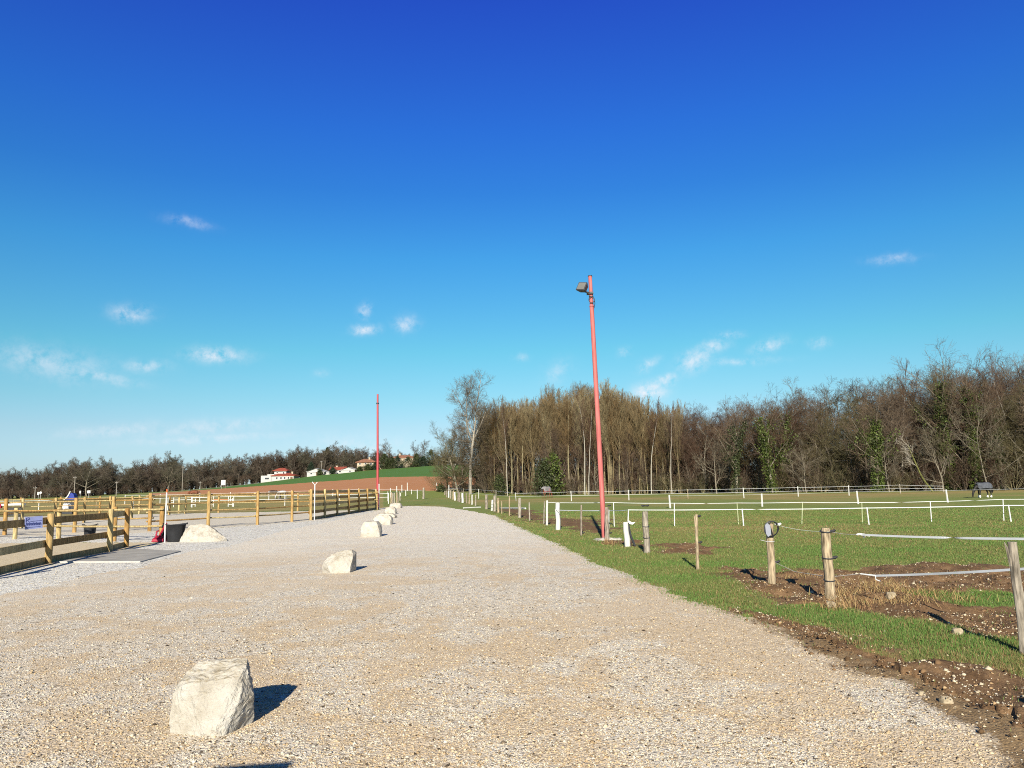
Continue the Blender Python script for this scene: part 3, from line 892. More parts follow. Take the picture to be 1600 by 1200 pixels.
def build_pen_things():
    p = gp(273, 846.5); tub(p, .235, .335, .56, 'wide black rubber tub standing beside the broad sloping boulder')
    p = gp(140, 838); tub(p, .19, .23, .42, 'black bucket on the sand behind the near fence rail')
    # second, small dark bucket pushed behind the tub
    p = gp(263, 845.5); tub(p + Vector((-.06, .05, 0)), .08, .10, .22, 'small black pail squeezed between the red barrow and the tub')
    # red hand sweeper: tray, handle and wheel
    p = gp(248, 847)
    root = empty('manure_scoop', p, 'red manure scoop with upright handle leaning by the gate post', 'scoop'); root.scale = (.72,) * 3
    mb = MB(); mb.add([(-.28, -.18, .02), (.28, -.18, .02), (.30, .2, .0), (-.30, .2, .0), (-.24, -.14, .16), (.24, -.14, .16), (.20, .2, .30), (-.20, .2, .30)], [(0, 1, 2, 3), (4, 5, 6, 7), (0, 4, 5, 1), (1, 5, 6, 2), (2, 6, 7, 3), (3, 7, 4, 0)])
    mb.build('tray', redplastic, root, .03)
    mb = MB(); mb.tube([(-.02, .1, .25), (.12, .12, .55), (.26, .14, .86)], [.05, .045, .05], 8); mb.build('handle', redplastic, root)
    mb = MB(); mb.tube([(-.16, .05, .20), (-.16, .12, .48), (-.06, .15, .5)], [.045, .04, .035], 8); mb.build('fork', redplastic, root)
    mb = MB(); mb.box((.03, .3, .30), (.15, .04, .40)); mb.build('back_plate', blackpl, root, .01)
    # white pole with orange tip
    p = gp(257.5, 847.5)
    root = empty('marker_pole', p, 'white marker pole with an orange tip beside the red scoop', 'pole')
    MB().tube([(0, 0, -.1), (-.01, 0, .7), (.0, 0, 1.62)], [.024, .023, .022], 8).build('shaft', whitepaint, root)
    MB().tube([(0, 0, 1.62), (0, 0, 1.72)], [.028, .024], 8).build('tip', mat('orange tip', (.60, .11, .03), .5, .1, 5, 0), root)
    # pale marker poles along the long fence
    p = gp(488.5, 812.8) + Vector((.12, -.1, 0))
    root = empty('marker_pole', p, 'thin white marker pole with a forked top against the long dark fence', 'pole')
    MB().tube([(0, 0, -.1), (0, 0, 1.9)], .028, 8).build('shaft', whitepaint, root)
    mb = MB(); mb.tube([(-.15, 0, 2.05), (0, 0, 1.88), (.13, 0, 2.03)], .022, 6); mb.build('fork', whitepaint, root)
    p = gp(590.5, 796) + Vector((.1, -.1, 0))
    root = empty('marker_pole', p, 'white marker pole right against the farther red pole', 'pole')
    MB().tube([(0, 0, -.1), (0, 0, 1.95)], .035, 8).build('shaft', whitepaint, root)
    MB().tube([(0, 0, 1.95), (0, 0, 1.99)], .045, 8).build('cap', whitepaint, root)
    # the blue cover and what lies round it beyond the pens
    blue = mat('blue tarpaulin', (.022, .04, .235), .55, .2, 4, .2)
    p = gd(110, 70)
    root = empty('covered_stack', p, 'blue peaked tarpaulin with a white sloping edge beyond the pens', 'tarpaulin')
    prof = [(-.55, .95), (-.50, 1.05), (-.1, 1.42), (.05, 1.72), (.18, 1.80), (.38, 1.62), (.48, 1.3), (.5, .95)]
    mb = MB()
    v = [(x, -.35 + .1 * abs(x), z) for x, z in prof] + [(x * .9, .35, z * .98) for x, z in prof]; n = len(prof)
    mb.add(v, [tuple(range(n))[::-1], tuple(range(n, 2 * n))] + [(k, (k + 1) % n, n + (k + 1) % n, n + k) for k in range(n)]); mb.build('cover', blue, root, .03)
    mb = MB(); mb.tube([(-.52, -.37, 1.08), (-.1, -.40, 1.46), (.05, -.40, 1.76), (.10, -.38, 1.92)], [.05, .055, .05, .04], 6); mb.build('white_edge', whitepaint, root)
    mb = MB(); mb.box((0, 0, .48), (.9, .55, .93)); mb.build('stack', darkmetal, root, .02)
    p = gd(103.5, 66)
    root = empty('feed_sack', p, 'crumpled white sack on a dark crate in front of the blue tarpaulin', 'sack')
    mb = MB(); mb.box((.12, 0, .2), (1.0, .5, .5)); mb.build('crate', darkmetal, root, .03)
    r = rock('sack', (0, 0, .44), block(.62, .5, .42, 15), None, None, 15, .05, 3, 1.0, whitepaint); r.parent = root
    for k in ('category',):
        if k in r: del r[k]


# ------------------------------------------------------------------ red poles
def build_poles():
    p = gp(944.5, 843.5)
    root = empty('floodlight_pole', p, 'tall faded red floodlight pole in the grass beside a grey post', 'floodlight pole')
    H = next(z for z in np.arange(6, 10, .01) if project(p + Vector((-.165, 0, z)))[1] <= 433)
    tp = Vector((-.165, 0, H))           # the pole leans slightly
    at = lambda h: Vector((-.165 * h / H, 0, h))
    MB().tube([at(-.1), at(2), at(5), at(H - .95)], [.076, .073, .069, .064], 16).build('shaft', pinkpaint, root)
    MB().tube([at(H - .97), at(H - .94), at(H - .05), at(H), at(H + .02)], [.058, .058, .056, .058, .060], 16).build('upper_section', pinkpaint, root)
    MB().tube([at(H + .015), at(H + .04)], [.070, .066], 16).build('cap', darkmetal, root)
    c = at(H - .50)
    mb = MB(); mb.tube([c + Vector((.0, -.07, -.02)), c + Vector((-.12, -.12, -.02)), c + Vector((-.22, -.15, .02))], .03, 8); mb.box(c + Vector((-.03, -.02, -.02)), (.19, .20, .06)); mb.build('bracket', darkmetal, root)
    Mx = Matrix.Rotation(R(-32), 3, 'Z') @ Matrix.Rotation(R(-24), 3, 'X') @ Matrix.Rotation(R(12), 3, 'Y')
    head = MB(); hc = c + Vector((-.255, -.14, .12))
    fv = [(-.155, -.10, -.15), (.155, -.10, -.15), (.155, -.10, .15), (-.155, -.10, .15), (-.10, .10, -.10), (.10, .10, -.10), (.10, .10, .11), (-.10, .10, .11)]
    head.add([Mx @ Vector(q) + hc for q in fv], [(0, 1, 2, 3), (0, 4, 5, 1), (1, 5, 6, 2), (2, 6, 7, 3), (3, 7, 4, 0), (4, 7, 6, 5)])
    ho = head.build('lamp_housing', darkmetal, root, .012)
    g = MB(); g.add([Mx @ Vector(q) + hc for q in [(-.125, -.112, -.12), (.125, -.112, -.12), (.125, -.112, .12), (-.125, -.112, .12), (-.125, -.098, -.12), (.125, -.098, -.12), (.125, -.098, .12), (-.125, -.098, .12)]], [(0, 1, 2, 3), (0, 4, 5, 1), (1, 5, 6, 2), (2, 6, 7, 3), (3, 7, 4, 0)])
    gg = g.build('lamp_glass', lampglass, ho)
    mb = MB(); cc = at(H - .74) + Vector((0, -.085, 0))
    mb.tube([cc + Vector((.085 * math.cos(t), -.01, .09 * math.sin(t))) for t in np.linspace(0, 6.283, 17)], .012, 6)
    mb.tube([cc + Vector((.07, 0, .05)), cc + Vector((.10, .03, -.1)), cc + Vector((.07, .05, -.25))], .01, 6)
    mb.build('cable_loop', blackpl, root)
    for h in (H - .62, H - .92):
        MB().tube([at(h - .015), at(h + .015)], [.070, .070], 16).build('band', darkmetal if h > H - .7 else pinkpaint, root)
    r = rock('concrete_footing', (.12, .0, -.02), block(.85, .6, .07, 77), None, None, 77, .05, 3, 1.0, concrete); r.parent = root
    if 'category' in r: del r['category']
    p = gp(588.7, 796) + Vector((0, .3, 0))
    root = empty('red_pole', p, 'farther slim red pole without a lamp at the end of the dark timber fence', 'pole')
    H = next(z for z in np.arange(6, 12, .01) if project(p + Vector((-.02, 0, z)))[1] <= 616)
    MB().tube([(0, 0, -.1), (0, 0, 4), (-.02, 0, H - .75)], [.095, .088, .078], 14).build('shaft', redpaint, root)
    MB().tube([(-.02, 0, H - .76), (-.02, 0, H)], [.075, .072], 14).build('upper_section', redpaint, root)
    MB().tube([(-.02, 0, H - .80), (-.02, 0, H - .70)], [.115, .115], 14).build('collar', darkmetal, root)


# ------------------------------------------------------------------ paddock posts on the verge
def wood_post(base, top, rad, m, label, group=None, bands=(), split=False, n=10, name='fence_post', wob=.12):
    o = gp(*base) if not isinstance(base, Vector) else base
    o = o + Vector((0, 0, float(micro(np.array([o.x]), np.array([o.y]), soil_mask(np.array([o.x]), np.array([o.y])))[0])))
    root = empty(name, o, label, 'post', group)
    t = Vector(top)
    pts = [Vector((0, 0, -.12)) + t * -.08, t * .02, t * .33 + Vector((rad * .12, 0, 0)), t * .66 + Vector((-rad * .1, 0, 0)), t * .97, t]
    mb = MB(); mb.tube(pts, [rad * 1.1, rad * 1.06, rad, rad * .97, rad * .93, rad * .82], n, True, wob)
    if split:
        mb.tube([t * .78 + Vector((-rad * .95, -.01, 0)), t * .95 + Vector((-rad * 1.35, -.01, .0)), t * 1.0 + Vector((-rad * 1.7, -.01, 0))], [rad * .3, rad * .25, rad * .08], 5)
    mb.build('shaft', m, root)
    for h in bands:
        c = t * h
        mb = MB(); k = rad * 1.08
        mb.tube([c + Vector((k * math.cos(a), k * math.sin(a), .01 * math.sin(a))) for a in np.linspace(0, 6.283, 15)], .009, 5)
        mb.build('wire_band', darkmetal, root)
    return root


def insulators(root, hs, x, m=None):
    for (h, s) in hs:
        mb = MB(); mb.tube([(x - s * .01, 0, h), (x + s * .06, -.01, h), (x + s * .09, -.01, h + .015)], [.012, .022, .014], 7)
        mb.build('insulator', m or blackpl, root)


def tape_run(mb, a, b, w=.042, sag=.02, twist=0.0, gaps=(), n=60):
    """a flat tape between two insulators, turning edge-on where it twists"""
    a, b = Vector(a), Vector(b); d = (b - a); side = Vector((-d.y, d.x, 0)).normalized()
    v = []; f = []
    for i in range(n + 1):
        t = i / n; p = a + d * t - Vector((0, 0, sag * 4 * t * (1 - t)))
        ang = 0
        for (g, wd) in gaps:
            ang += math.pi / (1 + math.exp(-(t - g) / (wd * .45)))
        ang += twist * math.sin(t * 9 + a.x)
        up = Vector((0, 0, 1)) * math.cos(ang) + side * math.sin(ang)
        v += [p + up * w / 2, p - up * w / 2]
    for i in range(n): f.append((2 * i, 2 * i + 1, 2 * i + 3, 2 * i + 2))
    nv = len(v); off = side * .002
    v += [p + off for p in v]; f += [tuple(q + nv for q in ff)[::-1] for ff in f]
    mb.add(v, f)


def zof(root): return root.location


def build_verge_posts():
    gv = 'posts of the electric fence along the verge'
    def up(base, top, m=None):
        b = gp(*base); Y = b.y
        # height and lean of the post in its own upright plane
        k = Y / F0 * (1 + .0)
        h = 0
        for z in np.arange(0.2, 2.2, .005):
            if project(b + Vector((0, 0, z)))[1] <= top[1]: h = z; break
        q = project(b + Vector((0, 0, h)))
        return (top[0] - q[0]) * k, 0, h
    w = wood_post
    w((872, 828), up((872, 828), (871.5, 785)), .085, whitewood, 'thick white post where the two white tapes begin', gv)
    w((854.4, 821), up((854.4, 821), (855, 782)), .045, whitewood, 'slim cream post at the corner of the upper white tape', gv)
    w((849.5, 819), up((849.5, 819), (851, 783.5)), .028, greywood, 'thin grey stake just behind the slim cream corner post', gv)
    w((827.5, 814), up((827.5, 814), (827, 785)), .035, greywood, 'thin grey stake between the thick grey post and the tape corner', gv)
    w((811.8, 809), up((811.8, 809), (812, 778)), .085, greywood, 'thick pale grey post past the end of the white ground rail', gv)
    w((796, 806), up((796, 806), (796, 775)), .04, tanwood, 'thin tan stake in front of the white ground rail', gv)
    w((784, 803), up((784, 803), (784, 783)), .03, tanwood, 'short thin tan stake by the bare earth patch', gv)
    w((778.5, 801), up((778.5, 801), (778.5, 778)), .07, tanwood, 'tan post, last of the close group of three by the grey rail end', gv)
    w((773, 799), up((773, 799), (773, 774.5)), .09, greywood, 'stout grey post in the middle of the close group of three', gv)
    w((768.5, 798), up((768.5, 798), (769.5, 781)), .07, whitewood, 'short black-and-white post, first of the close group of three', gv, bands=(.3, .6))
    w((760, 795.5), up((760, 795.5), (760, 773)), .10, greywood, 'pale thick post standing apart before the group of three', gv)
    far = [(743, 790.5, 773), (737.5, 788.5, 773), (733, 787.5, 771), (729, 786.5, 770.5), (723, 785.5, 770.5), (718, 784.5, 769.5), (716, 783, 770), (711, 782, 769), (708, 780.5, 767), (704, 779, 766), (701, 777.5, 767), (698, 777, 766.5), (695, 775, 767)]
    ms = [greywood, whitewood, tanwood, greywood, whitewood, greywood]
    for k, (x, y, t) in enumerate(far):
        w((x, y), up((x, y), (x + random.uniform(-.8, .8), t)), .06 if k < 4 else .12, ms[k % 6], 'grey weathered stake in the distant close row beside the grass path', 'distant stakes beside the grass path', name='fence_stake')
    # grey stakes on the other side of the path
    for k, (x, y, t) in enumerate([(611, 789, 769), (614, 788, 770.5), (616.5, 787, 770), (620, 785.5, 769), (622, 784, 770), (625, 782, 768)]):
        w((x, y), up((x, y), (x + random.uniform(-.8, .8), t)), .08, [tanwood, greywood, greywood][k % 3], 'grey weathered stake in the cluster above the farthest white block', 'stakes clustered above the last boulder', name='fence_stake')
    for k, (x, y, t) in enumerate([(626, 778, 770), (634, 777.5, 766), (643, 776, 765)]):
        w((x, y), up((x, y), (x, t)), .07, whitewood, 'white post in the short row beside the grass path', 'white posts beside the grass path', name='fence_stake')
    for k, (x, y, t) in enumerate([(661.5, 772, 762), (668, 770, 761.5), (672.5, 768, 757), (677, 767, 759)]):
        w((x, y), up((x, y), (x + .5, t)), .16 if k < 2 else .1, [greywood, greywood, whitewood, tanwood][k], 'pale post where the grass path tops the rise', 'posts at the top of the grass path', name='fence_stake')
    for k, (x, Y, hh) in enumerate([(620, 130, 1.3), (628, 136, 1.3), (636.5, 142, 1.5), (682.5, 150, 1.5), (695.5, 152, 1.2), (701.5, 140, 1.8)]):
        w(gd(x, Y), (0, 0, hh), .08, whitewood, 'small white stake at the foot of the ploughed slope', 'white stakes at the foot of the ploughed slope', name='fence_stake')
    # nearer posts
    p11 = w((908, 837), up((908, 837), (908.5, 789)), .032, greywood, 'thin grey stake on the turf before the floodlight pole', gv)
    insulators(p11, [(.08, 1)], .03)
    p12 = w((948.3, 847), up((948.3, 847), (948, 792)), .062, greywood, 'grey post standing right against the foot of the floodlight pole', gv)
    insulators(p12, [(1.02, 1), (.52, 1), (.26, 1)], .06)
    b = gp(980.5, 854.5); t = up((980.5, 854.5), (977.5, 815.5))
    p13 = w((980.5, 854.5), t, .072, whitewood, 'short bright white post with a winged white cap beside a dark stay', gv, n=12)
    mb = MB(); mb.tube([Vector(t) + Vector((.05, .02, .0)), Vector(t) + Vector((.12, .05, -.35)), (.20, .08, .02)], [.035, .03, .03], 7); mb.build('stay', darkmetal, p13)
    tt = Vector(t)
    mb = MB(); mb.add([tt + Vector(q) for q in [(.05, -.05, .02), (.09, -.06, -.05), (.17, -.05, -.065), (.25, -.02, -.01), (.15, -.04, -.015), (.10, -.05, .03), (.05, -.01, .02), (.09, -.02, -.05), (.17, -.01, -.065), (.25, 0, -.01), (.15, 0, -.015), (.10, -.01, .03)]],
                      [(0, 1, 2, 3, 4, 5), (11, 10, 9, 8, 7, 6), (0, 6, 7, 1), (1, 7, 8, 2), (2, 8, 9, 3), (3, 9, 10, 4), (4, 10, 11, 5), (5, 11, 6, 0)]); mb.build('winged_cap', whitepaint, p13)
    p14 = w((1011, 864), up((1011, 864), (1008, 799)), .072, greywood, 'stout knotted grey post with two black wire bands', gv, bands=(.64, .37), n=14, wob=.18)
    insulators(p14, [(1.09, -1), (1.09, 1)], 0)
    p15 = w((1090, 891), up((1090, 891), (1088, 804)), .030, tanwood, 'single thin crooked stick standing alone in the turf', gv, split=True, n=7)
    insulators(p15, [(.98, 1), (.5, 1)], .02)
    p16 = w((1206, 916), up((1206, 916), (1203, 821)), .058, tanwood, 'tan post hung with a coil of black cable and a grey tag', gv, n=12)
    h = up((1206, 916), (1203, 821)); hz = h[2]
    mb = MB(); c = Vector((h[0] - .01, -.075, hz - .09))
    for k, (rx, rz, ph) in enumerate([(.105, .115, 0), (.098, .12, .5), (.112, .108, 1.2)]):
        mb.tube([c + Vector((rx * math.cos(a), -.012 * k, rz * math.sin(a + .1 * k))) for a in np.linspace(0, 6.283, 25)], .007, 5)
    mb.tube([c + Vector((-.04, -.02, .09)), c + Vector((-.01, -.03, 0)), c + Vector((.02, -.02, -.12))], .008, 5)
    mb.build('cable_coil', blackpl, p16)
    mb = MB(); c2 = c + Vector((-.055, -.035, -.01))
    mb.add([c2 + Vector(q) for q in [(-.045, 0, .07), (-.01, 0, .10), (.035, 0, .06), (.04, 0, -.08), (-.01, 0, -.11), (-.04, 0, -.06), (-.045, .008, .07), (-.01, .008, .10), (.035, .008, .06), (.04, .008, -.08), (-.01, .008, -.11), (-.04, .008, -.06)]],
           [(0, 1, 2, 3, 4, 5), (11, 10, 9, 8, 7, 6)] + [(k, k + 6, (k + 1) % 6 + 6, (k + 1) % 6) for k in range(6)])
    mb.build('tag', mat('pale grey tag', (.22, .235, .28), .4, .08, 8, 0), p16)
    mb = MB(); c3 = Vector((h[0] * .6, 0, hz * .69))
    mb.tube([c3 + Vector((.062 * math.cos(a), .062 * math.sin(a), 0)) for a in np.linspace(0, 6.283, 13)], .006, 5); mb.tube([c3 + Vector((-.06, -.03, 0)), c3 + Vector((-.17, -.05, .03))], .005, 5); mb.build('wire_band', wire_m, p16)
    insulators(p16, [(hz - .03, 1)], .11, whitepaint); insulators(p16, [(hz * .35, 1)], .055)
    p17 = w((1298, 938), up((1298, 938), (1290, 829)), .064, tanwood, 'thick tan gateway post leaning a little, bound with three black bands', gv, bands=(.95, .57, .25), n=14, wob=.14)
    h17 = up((1298, 938), (1290, 829))
    insulators(p17, [(h17[2] * .95, 1), (h17[2] * .57, 1)], h17[0] + .04)
    p18 = w((1603, 1020), up((1603, 1020), (1581, 846)), .046, greywood, 'split grey stake leaning at the edge of the mud, its top frayed', gv, split=True, n=8, wob=.25)
    h18 = up((1603, 1020), (1581, 846))
    # the next two posts of the row stand nearer the track, beyond the picture
    w(Vector((3.36, 3.25, 0)), (0, 0, 1.1), .06, greywood, 'plain grey stake of the row nearest the track end', gv)
    w(Vector((2.74, 2.15, 0)), (0, 0, 1.05), .07, greywood, 'stout grey stake closest to the track end', gv)
    root = empty('shadow_panel', (-1.88, 1.15, 0), 'small timber notice on a post at the near end of the track', 'sign')  # made-up panel out of view, added to cast a shadow on the gravel
    MB().tube([(0, 0, -.1), (0, 0, 1.52)], .05, 10).build('post', tanwood, root)
    MB().box((0, -.06, 1.45), (.46, .03, .34), Matrix.Rotation(R(-4), 3, 'Y')).build('panel', tanwood, root, .01)
    # wires and gate tapes
    a = p16.location + Vector((.10, 0, hz - .03)); b = p17.location + Vector((h17[0], -.08, h17[2] * .95))
    mb = MB(); mb.tube([a, a * .75 + b * .25 - Vector((0, 0, .022)), (a + b) / 2 - Vector((0, 0, .03)), a * .25 + b * .75 - Vector((0, 0, .022)), b], .0045, 5); o = mb.build('fence_wire', mat('pale cord', (.6, .66, .5), .7, .1, 5, 0)); tag(o, 'thin pale cord tied from the coil post to the gateway post', 'wire')
    a = p16.location + Vector((.06, 0, hz * .35)); b = p17.location + Vector((-.02, -.06, .28))
    mb = MB(); mb.tube([a, a * .6 + b * .4 - Vector((0, 0, .06)), b], .0035, 4); o = mb.build('fence_wire', wire_m); tag(o, 'slack low wire sagging between the coil post and the gateway post', 'wire')
    # pull-out gate: two tapes from the split stake to handles hung from wire at the gateway post
    s18 = p18.location
    t0 = p17.location + Vector((h17[0] + .07, 0, h17[2] * .94))
    root = empty('gate_tape', t0, 'upper white gate tape with a knotted handle, strung past the top of the split stake', 'gate tape')
    q1 = gp_at(1338, 835.5, t0.y - .45); q2 = gp_at(1608, 842, s18.y + .55)
    mb = MB(); mb.tube([Vector((0, 0, 0)), (q1 - t0) * .5 + Vector((0, 0, -.01)), q1 - t0], .003, 4); mb.build('wire', wire_m, root)
    mb = MB(); q0 = q1 - t0
    mb.tube([q0, q0 + Vector((.03, 0, .008)), q0 + Vector((.10, -.02, .002))], [.010, .014, .012], 6); mb.tube([q0 + Vector((.07, -.02, 0)), q0 + Vector((.09, -.02, -.04)), q0 + Vector((.11, -.02, -.01)), q0 + Vector((.16, -.03, -.02))], .006, 5); mb.build('handle', whitepaint, root)
    mb = MB(); tape_run(mb, q1 - t0 + Vector((.06, -.01, 0)), q2 - t0, .024, .01, 0, gaps=((.60, .05),)); mb.build('tape', tape_m, root)
    t0 = p17.location + Vector((.08, 0, h17[2] * .30))
    root = empty('gate_tape', t0, 'lower white gate tape hanging just above the churned mud', 'gate tape')
    q1 = gp_at(1344, 896.5, t0.y - .25); qm = gp_at(1368, 899.5, t0.y - .4); q2 = gp_at(1612, 888, s18.y + .55)
    mb = MB(); mb.tube([q1 - t0, qm - t0], [.008, .012], 6); mb.tube([qm - t0, qm - t0 + Vector((.0, 0, -.05)), qm - t0 + Vector((.06, 0, -.07))], .007, 5); mb.build('handle', whitepaint, root)
    mb = MB(); mb.tube([Vector((0, 0, 0)), q1 - t0], .003, 4); mb.build('wire', wire_m, root)
    mb = MB(); tape_run(mb, qm - t0, q2 - t0, .026, .01, .15); mb.build('tape', tape_m, root)


def gp_at(px, py, Y):
    """the point of the vertical plane y = Y that the photo shows there"""
    d = CAMM @ Vector(((px - 800) / F0, -(py - 600) / F0, -1))
    t = Y / d.y
    return Vector((d.x * t, Y, CH + d.z * t))


# ------------------------------------------------------------------ white tape fences
def tape_fence(label, posts, m_list, tapes, rad=.022, group='white electric tape fences in the paddocks', wdt=.04, gaps=None, ins=False, ends=None):
    """posts: (base, top offset) ; tapes: fractions of height"""
    b0 = posts[0][0]
    root = empty('tape_fence', b0, label, 'fence', group)
    for i, (b, t) in enumerate(posts):
        if t is None: continue
        q = b - b0
        mb = MB(); mb.tube([q + Vector((0, 0, -.05)), q + Vector(t) * .5, q + Vector(t)], [rad * 1.1, rad, rad], 7); mb.build('stake', m_list[i % len(m_list)], root)
    for k, hfn in enumerate(tapes):
        mb = MB()
        for i in range(len(posts) - 1):
            (a, ta), (b, tb) = posts[i], posts[i + 1]
            ta = ta or (0, 0, 1.0); tb = tb or (0, 0, 1.0)
            g = [] if not gaps else [q for (j, *q) in gaps.get(k, []) if j == i]
            tape_run(mb, a - b0 + Vector(ta) * hfn + Vector((0, -rad, 0)), b - b0 + Vector(tb) * hfn + Vector((0, -rad, 0)), wdt, .012, .12, gaps=g, n=26)
        mb.build('tape', tape_m, root)
    return root


def pst(bx, by, tx, ty):
    b = gp(bx, by); h = .3
    for z in np.arange(0.2, 2.4, .005):
        if project(b + Vector((0, 0, z)))[1] <= ty: h = z; break
    q = project(b + Vector((0, 0, h)))
    return b, ((tx - q[0]) * b.y / F0, 0, h)


def build_tapes():
    F1 = [pst(854.4, 820.5, 855, 785), pst(959.8, 823, 958.6, 785), pst(1054, 822, 1053.5, 785.8), pst(1154, 819.5, 1151.5, 785.5), pst(1252.7, 819, 1254, 784.5), pst(1347.5, 817.5, 1346.5, 785), pst(1455.5, 815.5, 1453.3, 783.5), pst(1568.5, 814, 1567, 780), pst(1680, 812, 1679, 778)]
    tape_fence('rear waist-high white tape on slim stakes, level across the near paddock', F1, [whitepaint, whitepaint, whitepaint, yellowish, yellowish, yellowish, whitepaint, whitepaint], [.99], .016, gaps={0: [(2, .5, .05), (5, .55, .1), (6, .6, .12)]}, wdt=.015)
    F2 = [pst(871, 828, 868, 796), pst(951, 842, 951, 796.5), pst(981, 823, 982, 796), pst(1162, 822, 1159.5, 795), pst(1358, 820.5, 1354.5, 793), pst(1580, 815.5, 1575.5, 789), pst(1790, 812, 1786, 786)]
    tape_fence('front knee-high broad white tape on leaning white stakes, from the thick white post', F2, [whitepaint], [.97], .021, gaps={0: [(3, .12, .05)]}, wdt=.023)
    F3 = [pst(1047.3, 794, 1045.5, 773.3), pst(1191, 791.5, 1190, 771.3), pst(1341, 787.5, 1338.5, 767), pst(1481, 785, 1478, 765), pst(1640, 781, 1637, 761)]
    tape_fence('row of stout white stakes strung with thin wire across the middle paddock', F3, [whitewood], [.93], .055, wdt=.007)
    F4 = [pst(806.5, 783, 805, 769.5), pst(893, 783, 892, 767), pst(982.7, 781.5, 982.2, 765.5), pst(1075, 779, 1074.5, 764), pst(1162.5, 778.3, 1161, 762), pst(1247.3, 775.8, 1246.3, 760), pst(1326.7, 774.3, 1325.8, 758.5), pst(1407, 771, 1405.6, 756.5), pst(1474, 769, 1472.8, 758.5)]
    tape_fence('farthest white two-strand fence skirting the foot of the wood', F4, [whitewood, whitewood, whitewood, tanwood, whitewood, whitewood, whitewood, greywood, greywood], [.90, .55], .045, wdt=.018)
    # the same fence carried round to the lone tree
    F5 = [pst(702, 775.5, 701.5, 762), pst(724, 777, 724, 763), pst(748, 779, 748, 764), pst(775, 781, 775, 766), pst(806.5, 783, 805, 769.5)]
    tape_fence('short white two-strand fence between the lone forked tree and the distant stakes', F5, [whitewood, greywood], [.92, .5], .045, wdt=.02)
    # white ground rail across the path end
    a, b = gp_at(781, 794, gp(781, 800).y), gp_at(821, 794.3, gp(821, 808).y)
    mb = MB(); mb.tube([a, b], .045, 8); o = mb.build('white_rail', whitewood); tag(o, 'short white horizontal rail behind the tan stakes beside the path', 'rail')
    a, b = gp(724, 794.8) + Vector((0, 0, .05)), gp(751, 793.6) + Vector((0, 0, .05))
    mb = MB(); mb.tube([a, b], .05, 8); o = mb.build('white_rail', whitewood); tag(o, 'white pole lying on the turf at the corner of the gravel', 'rail')
    # paddocks beyond the arenas
    g = 'white tape fences in the paddocks beyond the arena'
    L1 = [(gd(x, 84), (0, 0, 1.15)) for x in (300, 333, 365, 400, 445, 490, 530, 575, 607)]
    tape_fence('white double tape fence just beyond the arena, in front of the ploughed slope', L1, [whitepaint, tanwood], [.95, .62], .04, g, wdt=.028)
    L2 = [(gd(x, 72), (0, 0, 1.2)) for x in (-30, 20, 60, 100, 150, 208, 262, 330)]
    tape_fence('white tape fence beyond the pens on the flat paddock', L2, [whitepaint, tanwood, whitepaint], [.95], .035, g, wdt=.02)
    L3 = [(gd(x, 118), (0, 0, 1.4)) for x in (195, 250, 312, 360, 420, 455, 520, 560, 610, 652)]
    tape_fence('most distant white tape fence at the foot of the ploughed slope', L3, [whitepaint], [.9], .05, g, wdt=.02)
    L4 = [pst(606, 783, 606, 768), pst(634, 777.5, 634, 766), pst(652, 775, 652, 766.5), pst(661, 772, 661, 763)]
    tape_fence('short white tape fence on the bank of the grass path', L4, [whitewood], [.85], .04, g, wdt=.05)
    # show-jump stands: white wings with a pole
    for k, (x, Y, w_, lab) in enumerate([(285, 88, 2.0, 'white show jump with lattice wings nearest the arena corner'), (345, 84, 1.6, 'white show jump behind the corner posts of the arena')]):
        o = gd(x, Y); root = empty('show_jump', o, lab, 'show jump', 'white show jumps beyond the pens')
        for s in (-1, 1):
            mb = MB()
            for q in (0, .45): mb.box((s * (w_ / 2 + q), 0, .6 if q == 0 else .45), (.06, .06, 1.2 if q == 0 else .9))
            for z in (.25, .5, .75): mb.box((s * (w_ / 2 + .225), 0, z), (.36, .03, .04))
            mb.build('wing', whitepaint, root)
        MB().tube([(-w_ / 2, -.08, .8), (w_ / 2, -.08, .8)], .035, 8).build('jump_pole', [whitepaint, mat('jump orange', (.5, .2, .1), .6, .1, 4, 0)][k % 2], root)
    # striped low blocks seen over the rails
    p = gd(14, 60)
    root = empty('jump_block', p, 'white jump filler with a red end beyond the first pen post', 'jump block')
    MB().box((.3, 0, .95), (1.8, .2, .16)).build('filler', whitepaint, root, .03)
    MB().box((-.75, 0, .88), (.28, .22, .36)).build('end_block', redplastic, root, .03)
    MB().box((.3, .05, .40), (1.5, .15, .6)).build('stand', darkmetal, root)
